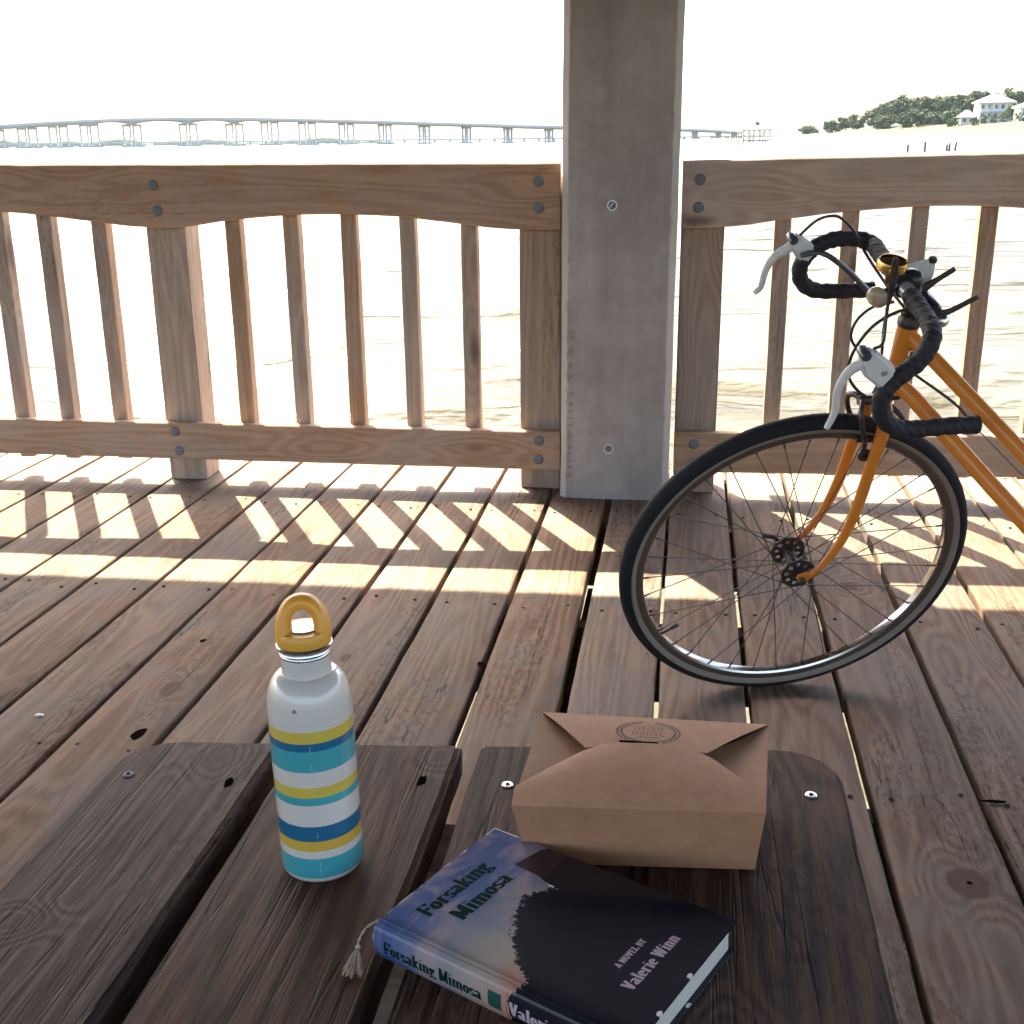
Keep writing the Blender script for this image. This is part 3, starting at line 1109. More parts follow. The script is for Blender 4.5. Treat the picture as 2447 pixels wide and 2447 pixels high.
for k in range(nL + 1):
    th = pi * k / nL
    cx, cz = 0.0166 * cos(th) * (1 + 0.12 * sin(th)), 0.2340 + 0.0310 * sin(th) ** 0.85
    s = sin(th)
    hw = 0.0080 * (1 - 0.18 * s)         # in the plane of the loop
    hd = 0.0060 * (1 - s) ** 1.2 + 0.0098  # across it
    nx_, nz_ = cos(th), sin(th)
    row = []
    for q in range(14):
        a = 2 * pi * q / 14
        e = abs(cos(a)) ** 0.8 * math.copysign(1, cos(a))
        g_ = abs(sin(a)) ** 0.8 * math.copysign(1, sin(a))
        row.append((cx + nx_ * hw * e, hd * g_, cz + nz_ * hw * e))
    rows.append(row)
vs = [p for r in rows for p in r]
fs = [(i * 14 + q, i * 14 + (q + 1) % 14, (i + 1) * 14 + (q + 1) % 14, (i + 1) * 14 + q) for i in range(nL) for q in range(14)]
lp.add(vs, fs)
lo = local('loop', lp, M['cap'], cap, True, 80)
M['inset'] = plain('brushed_inset', (0.55, 0.53, 0.52), 0.22, 0.9, 0.05, 90)
local('cap_inset', MB().lathe([(0.0, 0.2399), (0.0150, 0.2399), (0.0144, 0.2408), (0.0, 0.2412)], 36, close=False), M['inset'], cap)


# ================================================================== TAKE-OUT BOX
def kraft_mat():
    t = NT('kraft_card')
    tc = t.n('TexCoord')
    P = tc.outputs['Object']
    a = t.noise(P, 60, 5, 0.65)
    b = t.noise(t.vmath('MULTIPLY', P, (900, 260, 500)), 1.0, 3, 0.7)
    big = t.noise(P, 9, 3, 0.5)
    f = t.math('ADD', t.math('MULTIPLY', a, 0.4), t.math('ADD', t.math('MULTIPLY', b, 0.35), t.math('MULTIPLY', big, 0.25)))
    t.col(t.mix(t.g(f, 0.3, 0.7), (0.34, 0.160, 0.080), (0.45, 0.240, 0.130)))
    t.rough(0.68)
    t.b.inputs['Specular IOR Level'].default_value = 0.35
    t.bump(b, 0.12, 0.0006)
    return t.m


M['kraft'] = kraft_mat()
M['ink'] = plain('brown_black_ink', (0.055, 0.045, 0.038), 0.8, 0, 0.3, 400)
box = empty('takeout_box', (-0.02, 1.02, HB), 'closed brown kraft takeout box with folded flaps and a round leaf stamp', 'box')
ZT = HB + 0.075
TH = 0.0007
fl_, fr_ = Vector((-.1406, .921, ZT)), Vector((.0866, .9384, ZT))
bl_, br_ = Vector((-.1341, 1.1058, ZT)), Vector((.0995, 1.1077, ZT))
b0 = [Vector((-.129, .9430, HB + .0015)), Vector((.0815, .9600, HB + .0015)), Vector((.086, 1.090, HB + .0015)), Vector((-.123, 1.088, HB + .0015))]


def card(name, polys, parent, mat=None, th=TH):
    """thin card sheets: each polygon is given real thickness inwards"""
    mb = MB()
    for p in polys:
        p = [Vector(q) for q in p]
        nrm = Vector((0, 0, 0))
        for i in range(len(p)):
            nrm += p[i].cross(p[(i + 1) % len(p)])
        nrm.normalize()
        n = len(p)
        mb.add(p + [q - nrm * th for q in p], [tuple(range(n)), tuple(reversed(range(n, 2 * n)))] + [(k, n + k, n + (k + 1) % n, (k + 1) % n) for k in range(n)])
    return mb.obj(name, mat or M['kraft'], parent)


def bulge_sheet(name, grid, parent, th=TH):
    """grid[row][col] of points -> sheet with thickness"""
    nr, nc = len(grid), len(grid[0])
    vs = [Vector(p) for r in grid for p in r]
    lo = [v - Vector((0, 0, th)) for v in vs]
    N = nr * nc
    fs = []
    for i in range(nr - 1):
        for j in range(nc - 1):
            a = i * nc + j
            fs.append((a, a + 1, a + 1 + nc, a + nc))
            fs.append((N + a, N + a + nc, N + a + 1 + nc, N + a + 1))
    rim = [(0, j) for j in range(nc)] + [(i, nc - 1) for i in range(1, nr)] + [(nr - 1, j) for j in range(nc - 2, -1, -1)] + [(i, 0) for i in range(nr - 2, 0, -1)]
    for k in range(len(rim)):
        a = rim[k][0] * nc + rim[k][1]
        q = rim[(k + 1) % len(rim)]
        b = q[0] * nc + q[1]
        fs.append((a, N + a, N + b, b))
    mb = MB().add(vs + lo, fs)
    return mb.obj(name, M['kraft'], parent, True, 30)


# tray: front / right / back / left walls and bottom
card('tray', [[b0[0], b0[1], fr_, fl_], [b0[1], b0[2], br_, fr_], [b0[2], b0[3], bl_, br_], [b0[3], b0[0], fl_, bl_], [b0[3], b0[2], b0[1], b0[0]]], box)


def lerp(a, b, t): return a + (b - a) * t


# side flaps (lowest), then back flap, then front flap tucked over it
def tri_sheet(name, a, b, c2, rise, parent, n=12):
    grid = []
    for i in range(n + 1):
        s = i / n
        row = []
        for j in range(n + 1):
            q = j / n
            p = lerp(lerp(a, b, q), c2, s)
            p = p + Vector((0, 0, rise * sin(pi * min(1, s * 1.1)) * 0.6))
            row.append(p)
        grid.append(row)
    return bulge_sheet(name, grid, parent)


v3 = lambda x, y, z: Vector((x, y, ZT + z))
tri_sheet('side_flap', v3(-.1400, .9225, .0004), v3(-.1345, 1.103, .0004), v3(-.060, 1.026, -.0010), -.0045, box)
tri_sheet('side_flap', v3(.0985, 1.105, .0004), v3(.0862, .940, .0004), v3(.018, 1.031, -.0010), -.0045, box)
# back flap with the stamp
grid = []
n = 14
for i in range(n + 1):
    s = i / n
    L = lerp(v3(-.1338, 1.1050, .0009), v3(-.083, 1.024, .0004), s)
    Rr = lerp(v3(.0990, 1.1070, .0009), v3(.036, 1.028, .0004), s)
    curve = 0.0072 * (1 - (1 - s) ** 1.9)
    row = []
    for j in range(n + 1):
        p = lerp(L, Rr, j / n)
        p.z += curve
        row.append(p)
    grid.append(row)
back = bulge_sheet('back_flap', grid, box)
# front flap: hexagon that swells up towards the tuck
grid = []
n = 18
for i in range(n + 1):
    s = i / n
    if s < 0.2:
        L = lerp(Vector((-.1406, .921, 0)), Vector((-.1426, .952, 0)), s / .2)
        Rr = lerp(Vector((.0866, .9384, 0)), Vector((.088, .9632, 0)), s / .2)
    else:
        L = lerp(Vector((-.1426, .952, 0)), Vector((-.0767, 1.0315, 0)), (s - .2) / .8)
        Rr = lerp(Vector((.088, .9632, 0)), Vector((.0297, 1.0365, 0)), (s - .2) / .8)
    row = []
    for j in range(n + 1):
        q = j / n
        p = lerp(L, Rr, q)
        arch = 0.0092 * (1 - (1 - s) ** 2.2) * (0.35 + 0.65 * sin(pi * q) ** 0.5) + 0.0008 * s
        if s == 1.0 and 0.25 < q < 0.6:
            p = p + Vector((0, 0.0, 0))
        p.z = ZT + 0.0007 + arch
        row.append(p)
    grid.append(row)
front = bulge_sheet('front_flap', grid, box)
# stamp on the back flap: oval wreath and lettering
SCN, SW, SH = Vector((-0.0225, 1.0650, 0)), 0.0315, 0.0270


def on_back(x, y):
    """height of the back flap at world y"""
    s = min(1, max(0, (1.106 - y) / (1.106 - 1.026)))
    return ZT + 0.0009 - 0.0005 * s + 0.0072 * (1 - (1 - s) ** 1.9) + 0.00028


tb = MB()
tb.box((-0.031, 1.0362, on_back(0, 1.0362) + 0.0022), (0.038, 0.0024, 0.0010))
tb.obj('tuck_slot', M['hole'], box)

def stamp_map(x0, y0):
    return lambda a, b: (SCN.x + x0 + a, SCN.y + y0 + b, on_back(0, SCN.y + y0 + b))


st = MB()
for k in range(46):
    a = 2 * pi * (k + 0.5) / 46
    if abs(sin(a) - 1) < 0.02:
        continue
    for rr_, d_ in ((1.0, 1), (0.86, -1)):
        px, py = SCN.x + SW * rr_ * cos(a), SCN.y + SH * rr_ * sin(a)
        tang = a + pi / 2 + 0.55 * d_
        if cos(a) < 0: tang = a - pi / 2 - 0.55 * d_
        L_, w_ = 0.0026, 0.0008
        q = []
        for t_, ww in ((-1, 0), (-.3, 1), (.4, .8), (1, 0), (.4, -.8), (-.3, -1)):
            qx = px + L_ * t_ * cos(tang) - w_ * ww * sin(tang)
            qy = py + L_ * t_ * sin(tang) * 0.9 + w_ * ww * cos(tang)
            q.append((qx, qy, on_back(0, qy)))
        if min(p[1] for p in q) > 1.0385:
            st.add(q, [tuple(range(6))])
st.obj('stamp_wreath', M['ink'], box)
for txt, L_, h_, x0, y0 in (('THE', .007, .0024, -.0035, .0165), ('GREEN', .031, .0098, -.0150, .0040), ('HOUSE', .033, .0098, -.0160, -.0088), ('ON PORTER', .0225, .0032, -.0108, -.0148)):
    text_obj('stamp_letters', txt, L_, h_, stamp_map(x0, y0), M['ink'], box, wx=.055 if h_ > .005 else .1, wy=.055 if h_ > .005 else .1, serif=False, step=.03, track=.06)


# ================================================================== BOOK
BA = Vector((-.2395, .7985, HB))
ES = Vector((0.8944, -0.4472, 0)).normalized()
EW = Vector((-ES.y, ES.x, 0))
BLN, BWD, BTH = 0.2475, 0.1735, 0.0305


def bk(s, w, z): return BA + ES * s + EW * w + Vector((0, 0, z))


book = empty('hardcover_book', bk(.12, .085, 0), 'hardcover book with sky blue and black cover lying below the box', 'book')


def cover_mat():
    t = NT('book_jacket')
    at = t.n('Attribute')
    at.attribute_name = 'buv'
    sp = t.n('SeparateXYZ')
    t.put(sp.inputs[0], at.outputs['Vector'])
    s_, w_ = sp.outputs[0], sp.outputs[1]        # metres
    V = t.n('CombineXYZ')
    t.put(V.inputs[0], s_)
    t.put(V.inputs[1], w_)
    cl = t.noise(t.vmath('MULTIPLY', V.outputs[0], (30, 14, 1)), 1.0, 5, 0.6, 0.7)
    cl2 = t.noise(t.vmath('MULTIPLY', V.outputs[0], (13, 22, 1)), 1.0, 4, 0.6)
    g0 = t.math('ADD', t.math('MULTIPLY', s_, 5.0), t.math('MULTIPLY', t.math('SUBTRACT', 0.17, w_), 1.2))
    g0 = t.math('ADD', g0, t.math('MULTIPLY', t.math('SUBTRACT', cl2, 0.5), 0.35))
    skyc = t.ramp(g0, [(0.04, (0.028, 0.058, 0.22)), (0.30, (0.085, 0.130, 0.28)), (0.52, (0.23, 0.235, 0.285)), (0.76, (0.36, 0.33, 0.23)), (0.94, (0.50, 0.19, 0.13))])
    cloud = t.g(cl, 0.42, 0.64)
    skyc = t.mix(t.math('MULTIPLY', cloud, 0.7), skyc, (0.40, 0.30, 0.295))
    # black silhouette: boundary s_b(w)
    def val(x): return (x * 4, x * 4, x * 4)
    bnd = t.n('FloatCurve')
    cu = bnd.mapping.curves[0]
    ptsb = [(0.0, .1385), (.0059, .146), (.0172, .1405), (.0302, .124), (.05, .106), (.0631, .098), (.085, .088), (.102, .0825), (.1237, .097), (.1275, .0965), (.1285, .086), (.1323, .078), (.1345, .0495), (.1676, .0567), (.1735, .060)]
    for i, (w, s) in enumerate(ptsb):
        if i < 2:
            cu.points[i].location = (w / .1735, s * 5)
        else:
            cu.points.new(w / .1735, s * 5)
    for p in cu.points:
        p.handle_type = 'VECTOR'
    bnd.mapping.update()
    t.put(bnd.inputs['Value'], t.math('DIVIDE', w_, 0.1735, clamp=True))
    lf = t.noise(V.outputs[0], 260, 5, 0.75)
    lf2 = t.noise(V.outputs[0], 90, 3, 0.6)
    jag = t.math('ADD', t.math('MULTIPLY', t.math('SUBTRACT', lf, 0.5), 0.036), t.math('MULTIPLY', t.math('SUBTRACT', lf2, 0.5), 0.016))
    jag = t.math('MULTIPLY', jag, t.math('LESS_THAN', w_, 0.126))
    sb = t.math('ADD', t.math('DIVIDE', bnd.outputs[0], 5.0), jag)
    blk = t.math('GREATER_THAN', s_, sb)
    blkc = t.mix(t.noise(V.outputs[0], 30, 3), (0.010, 0.010, 0.018), (0.017, 0.016, 0.024))
    roofc = t.math('MULTIPLY', t.math('GREATER_THAN', w_, 0.1325), t.math('LESS_THAN', s_, 0.082))
    blkc = t.mix(t.math('MULTIPLY', roofc, 0.8), blkc, (0.045, 0.022, 0.028))
    c = t.mix(blk, skyc, blkc)
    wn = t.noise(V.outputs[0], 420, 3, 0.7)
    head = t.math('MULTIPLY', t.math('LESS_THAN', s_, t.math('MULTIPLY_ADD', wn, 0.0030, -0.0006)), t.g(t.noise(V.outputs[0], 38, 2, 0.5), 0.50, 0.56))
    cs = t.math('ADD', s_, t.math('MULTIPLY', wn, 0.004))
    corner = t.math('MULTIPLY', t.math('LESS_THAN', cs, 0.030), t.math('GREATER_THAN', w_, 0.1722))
    wear_glints = t.math('MAXIMUM', head, corner)  # frayed white edges, with the bright corner highlight painted in
    for ps, pw in ((0.2462, 0.0902), (0.2462, 0.0407), (0.0945, 0.1262)):  # white dots; those near the tail edge are specular glints painted on
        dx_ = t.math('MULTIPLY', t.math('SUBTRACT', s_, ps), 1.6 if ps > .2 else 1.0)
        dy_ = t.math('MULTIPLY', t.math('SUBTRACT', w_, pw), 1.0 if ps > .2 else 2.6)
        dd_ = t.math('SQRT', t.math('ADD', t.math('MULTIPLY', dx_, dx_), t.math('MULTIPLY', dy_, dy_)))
        wear_glints = t.math('MAXIMUM', wear_glints, t.math('LESS_THAN', t.math('ADD', dd_, t.math('MULTIPLY', wn, 0.002)), 0.0042))
    c = t.mix(wear_glints, c, (0.72, 0.72, 0.72))
    t.col(c)
    t.rough(0.6)
    t.b.inputs['Specular IOR Level'].default_value = 0.04
    t.b.inputs['Coat Weight'].default_value = 0.55
    t.b.inputs['Coat Roughness'].default_value = 0.06
    return t.m


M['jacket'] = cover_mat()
M['pages'] = NT('page_edges').m


def pages_mat():
    t = NT('page_edges')
    tc = t.n('TexCoord')
    ln = t.noise(t.vmath('MULTIPLY', tc.outputs['Object'], (6, 6, 2600)), 1.0, 2, 0.5)
    t.col(t.mix(ln, (0.50, 0.48, 0.43), (0.66, 0.64, 0.58)))
    t.rough(0.85)
    t.bump(ln, 0.3, 0.0004)
    return t.m


M['pages'] = pages_mat()
# jacket section in (w,z): lower board fore edge -> spine -> upper board fore edge; small french groove near the spine
sec = [(BWD, 0.0006), (0.020, 0.0006), (0.010, 0.0010), (0.0045, 0.0006), (0.0010, 0.0008)]
for a in np.linspace(-62, 62, 11):
    sec.append((0.0072 - 0.0085 * cos(radians(a)) / 1.0, BTH / 2 + (BTH / 2 - 0.0010) * sin(radians(a)) / sin(radians(62))))
sec += [(0.0045, BTH - 0.0002), (0.0085, BTH - 0.0016), (0.0120, BTH - 0.0018), (0.0170, BTH - 0.0004), (0.024, BTH), (0.09, BTH + 0.0004), (0.14, BTH + 0.0003), (BWD, BTH - 0.0004)]
inn = []
for i, (w, z) in enumerate(sec):
    a = Vector(sec[max(i - 1, 0)])
    b = Vector(sec[min(i + 1, len(sec) - 1)])
    tdir = (b - a).normalized()
    nrm = Vector((tdir.y, -tdir.x))   # candidate
    cen = Vector((0.08, BTH / 2))
    if nrm.dot(cen - Vector((w, z))) < 0:
        nrm = -nrm
    inn.append((w + nrm.x * 0.0024, z + nrm.y * 0.0024))
NS = 40
vs, fs, uvs = [], [], []
m_ = len(sec)
spine_len = [0.0]
for i in range(1, m_):
    spine_len.append(spine_len[-1] + hypot(sec[i][0] - sec[i - 1][0], sec[i][1] - sec[i - 1][1]))
for k in range(NS + 1):
    s = BLN * k / NS
    for i, (w, z) in enumerate(sec):
        vs.append(bk(s, w, z))
        uvs.append((s, w if z > BTH * 0.6 else 0.0, 0))
for k in range(NS + 1):
    s = BLN * k / NS
    for i, (w, z) in enumerate(inn):
        vs.append(bk(s, w, z))
        uvs.append((s, w, 0))
N1 = (NS + 1) * m_
for k in range(NS):
    for i in range(m_ - 1):
        a = k * m_ + i
        fs.append((a, a + 1, a + 1 + m_, a + m_))
        fs.append((N1 + a, N1 + a + m_, N1 + a + 1 + m_, N1 + a + 1))
    for i in (0, m_ - 1):
        a = k * m_ + i
        fs.append((a, a + m_, N1 + a + m_, N1 + a))
for k in (0, NS):
    for i in range(m_ - 1):
        a = k * m_ + i
        fs.append((a, a + 1, N1 + a + 1, N1 + a))
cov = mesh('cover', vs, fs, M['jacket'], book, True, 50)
bm = bmesh.new(); bm.from_mesh(cov.data); bmesh.ops.recalc_face_normals(bm, faces=bm.faces); bm.to_mesh(cov.data); bm.free()
att = cov.data.attributes.new('buv', 'FLOAT_VECTOR', 'POINT')
att.data.foreach_set('vector', [c for q in uvs for c in q])
pg = MB()
pz0, pz1 = 0.0032, BTH - 0.0031
pp = [(0.004, pz0), (BWD - 0.0045, pz0), (BWD - 0.0058, BTH / 2), (BWD - 0.0045, pz1), (0.004, pz1), (0.0012, BTH / 2)]
pg.add([bk(0.0042, w, z) for w, z in pp] + [bk(BLN - 0.0042, w, z) for w, z in pp],
       [tuple(range(6)), tuple(reversed(range(6, 12)))] + [(k, 6 + k, 6 + (k + 1) % 6, (k + 1) % 6) for k in range(6)])
pg.obj('page_block', M['pages'], book)
M['tgreen'] = plain('dark_green_print', (0.006, 0.024, 0.022), 0.9, 0, 0.1, spec=0.05)
M['tpink'] = plain('pale_print', (0.46, 0.36, 0.40), 0.8, 0, 0.05, spec=0.1)
M['emblem'] = plain('emblem_green', (0.010, 0.070, 0.050), 0.5, 0, 0.35, 500)


def ztop(w): return float(np.interp(w, [q[0] for q in sec[16:]], [q[1] for q in sec[16:]])) if w > 0.0045 else BTH


def cov_map(s0, w0, shear=0.0):
    return lambda a, b: bk(s0 - b + shear * a, w0 + a, ztop(w0 + a) + 0.00018)


def spine_w(z):
    t_ = (z - BTH / 2) / (BTH / 2 - 0.0010)
    a = math.asin(max(-1, min(1, t_ * sin(radians(62)))))
    return 0.0072 - 0.0085 * cos(a)


def spine_map(s0, z0):
    return lambda a, b: bk(s0 + a, spine_w(z0 + b) - 0.00022, z0 + b)


text_obj('title_letters', 'Forsaking', .0885, .0165, cov_map(.0335, .033, .03), M['tgreen'], book)
text_obj('title_letters', 'Mimosa', .0715, .0165, cov_map(.0595, .0455, .03), M['tgreen'], book)
text_obj('author_letters', 'A NOVEL BY', .041, .0060, cov_map(.1970, .067, .05), M['tpink'], book, step=.035)
text_obj('author_letters', 'Valerie Winn', .0765, .0112, cov_map(.2180, .050, .03), M['tpink'], book)
text_obj('spine_letters', 'Forsaking Mimosa', .1005, .0125, spine_map(.0115, .0070), M['tgreen'], book)
text_obj('spine_letters', 'Valerie Winn', .080, .0125, spine_map(.1385, .0070), M['tpink'], book)
eb = MB()
nq = 6
vs = [spine_map(.1185, .0055)(.0125 * i, .016 * j / nq) for j in range(nq + 1) for i in (0, 1)]
eb.add(vs, [(2 * j, 2 * j + 1, 2 * j + 3, 2 * j + 2) for j in range(nq)])
eb.obj('spine_emblem', M['emblem'], book)

# ---- bookmark with tassel, lying out of the book's head
M['cord'] = plain('cream_cord', (0.52, 0.42, 0.29), 0.85, 0, 0.25, 900, 0.6)
bmk = empty('bookmark', (-0.252, 0.795, HB), 'cream cord bookmark with tassel hanging from the book', 'bookmark')
cpts = spline([bk(.012, .03, .0190), bk(-.001, .026, .0195), bk(-.0085, .018, .0200), bk(-.0130, .006, .0180), bk(-.0125, -.004, .0130), bk(-.010, -.009, .0095)], 6)
cb = MB()
for ph in (0, pi):
    cb.tube([p + Vector((0.0006 * cos(i * 0.9 + ph), 0.0006 * sin(i * 0.9 + ph), 0.0004 * sin(i * .9 + ph))) for i, p in enumerate(cpts)], 0.0006, 6)
cb.obj('cord', M['cord'], bmk, True)
tk = MB()
kn = cpts[-1]
tk.lathe([(0.0, -.0022), (.0019, -.0016), (.0023, 0.0), (.0018, .0017), (0, .0022)], 10, kn, (0.3, -0.5, -0.5))
for q in range(46):
    a = random.uniform(-.55, .55)
    L = random.uniform(.020, .030)
    dirv = (ES * (0.46 + 0.62 * a) - EW * (0.80 - 0.3 * a)).normalized()
    e = kn + dirv * L
    e.z = HB + 0.0012 + random.uniform(0, .0022)
    mid = lerp(kn, e, 0.5) + Vector((random.uniform(-.001, .001), random.uniform(-.001, .001), 0.0030 * random.random()))
    tk.tube(spline([kn, mid, e], 3), 0.00032, 4)
tk.obj('tassel', M['cord'], bmk, True)

# ---- small white shell chip on the deck
sh = MB()
sh.lathe([(0.0, 0.0), (0.006, 0.0004), (0.0072, 0.002), (0.0045, 0.0038), (0.0, 0.0045)], 9, (0, 0, 0))
so_ = sh.obj('shell_chip', plain('white_shell', (0.75, 0.74, 0.70), 0.5), None, True, 60)
so_.location = (-1.251, 1.952, 0.002)
so_.scale = (1.4, 0.8, 1.0)
tag(so_, 'tiny white shell chip lying on the deck planks at left', 'shell')


# ================================================================== BICYCLE
R_W = 0.337
wa, wl = radians(15.19), radians(21.0)
WD = Vector((cos(wa), sin(wa), 0))                       # backwards along the turned front wheel
nh = Vector((-sin(wa), cos(wa), 0))
WU = Vector((0, 0, 1)) * cos(wl) - nh * sin(wl)
WA = nh * cos(wl) + Vector((0, 0, 1)) * sin(wl)           # axle, away from the viewer
WC = Vector((.1881, 2.2814, 0.0012)) + WU * R_W


def W(p, q, o=0.0): return WC + WD * p + WU * q + WA * o


psi = radians(-51)
BF = Vector((sin(psi), cos(psi), 0))
lean = radians(12.67)
BL_ = Vector((-BF.y, BF.x, 0))
BU = Vector((0, 0, cos(lean))) + BL_ * sin(lean)
BN = BF.cross(BU)
BG = Vector((.478, 2.154, 0.0))


def Fr(u, v, n=0.0): return BG + BF * u + BU * v + BN * n


M['orange'] = plain('orange_enamel', (0.68, 0.215, 0.022), 0.36, 0.0, 0.16, 26, coat=0.3)
M['tape'] = NT('x').m


def tape_mat():
    t = NT('bar_tape')
    tc = t.n('TexCoord')
    P = tc.outputs['Object']
    wv = t.n('TexWave', wave_type='BANDS', bands_direction='DIAGONAL')
    t.put(wv.inputs['Vector'], P)
    wv.inputs['Scale'].default_value = 34
    wv.inputs['Distortion'].default_value = 2.2
    nz = t.noise(P, 350, 4, 0.7)
    t.col(t.mix(nz, (0.009, 0.008, 0.010), (0.032, 0.027, 0.031)))
    t.rough(0.7)
    t.bump(t.math('ADD', t.math('MULTIPLY', wv.outputs['Fac'], 1.0), t.math('MULTIPLY', nz, 0.7)), 0.55, 0.0022)
    return t.m


M['tape'] = tape_mat()
M['rubber'] = plain('tyre_rubber', (0.014, 0.013, 0.015), 0.8, 0, 0.3, 220, 0.3, spec=0.3)
M['gum'] = plain('worn_sidewall', (0.235, 0.195, 0.155), 0.8, 0, 0.2, 160, 0.3)
M['rim'] = plain('rim_alloy', (0.50, 0.49, 0.48), 0.20, 1.0, 0.12, 60)
M['rimside'] = plain('rim_side', (0.15, 0.115, 0.10), 0.40, 0.6, 0.2, 80)
M['spoke'] = plain('dull_spoke', (0.075, 0.068, 0.064), 0.45, 0.7, 0.25, 200)
M['hub'] = plain('aged_alloy', (0.085, 0.070, 0.066), 0.42, 0.7, 0.35, 250, 0.3)
M['alloy'] = plain('worn_alloy', (0.46, 0.45, 0.44), 0.38, 0.55, 0.16, 130, 0.2)
M['hoodw'] = plain('worn_white_hood', (0.70, 0.67, 0.63), 0.45, 0.0, 0.14, 110, 0.2)
M['black'] = plain('black_plastic', (0.022, 0.020, 0.024), 0.35, 0, 0.15)
M['cable'] = plain('brown_black_housing', (0.040, 0.026, 0.024), 0.5, 0, 0.2)
M['cableg'] = plain('grey_extension', (0.10, 0.11, 0.115), 0.35, 0.5, 0.2)
M['brass'] = plain('brass', (0.80, 0.56, 0.16), 0.22, 1.0, 0.1)
M['brown'] = plain('brown_inside', (0.13, 0.055, 0.030), 0.5, 0.3, 0.15)
M['lens'] = plain('reflector_lens', (0.40, 0.30, 0.20), 0.15, 0, 0.45, 330)
M['saddle'] = plain('saddle_vinyl', (0.025, 0.022, 0.020), 0.45)

bike = empty('bicycle', (0.45, 2.1, 0), 'orange step-through bicycle with dropped black handlebars leaning by the railing', 'bicycle')


def torus_part(secpts, C, ex, ey, ez, n, closed):
    """sweep section [(radius, offset)] round axis ez"""
    mb = MB()
    m = len(secpts)
    vs = []
    for k in range(n):
        a = 2 * pi * k / n
        e = ex * cos(a) + ey * sin(a)
        for r, h in secpts:
            vs.append(C + e * r + ez * h)
    fs = []
    for k in range(n):
        kk = (k + 1) % n
        for j in range(m if closed else m - 1):
            jj = (j + 1) % m
            fs.append((k * m + j, kk * m + j, kk * m + jj, k * m + jj))
    return mb.add(vs, fs)


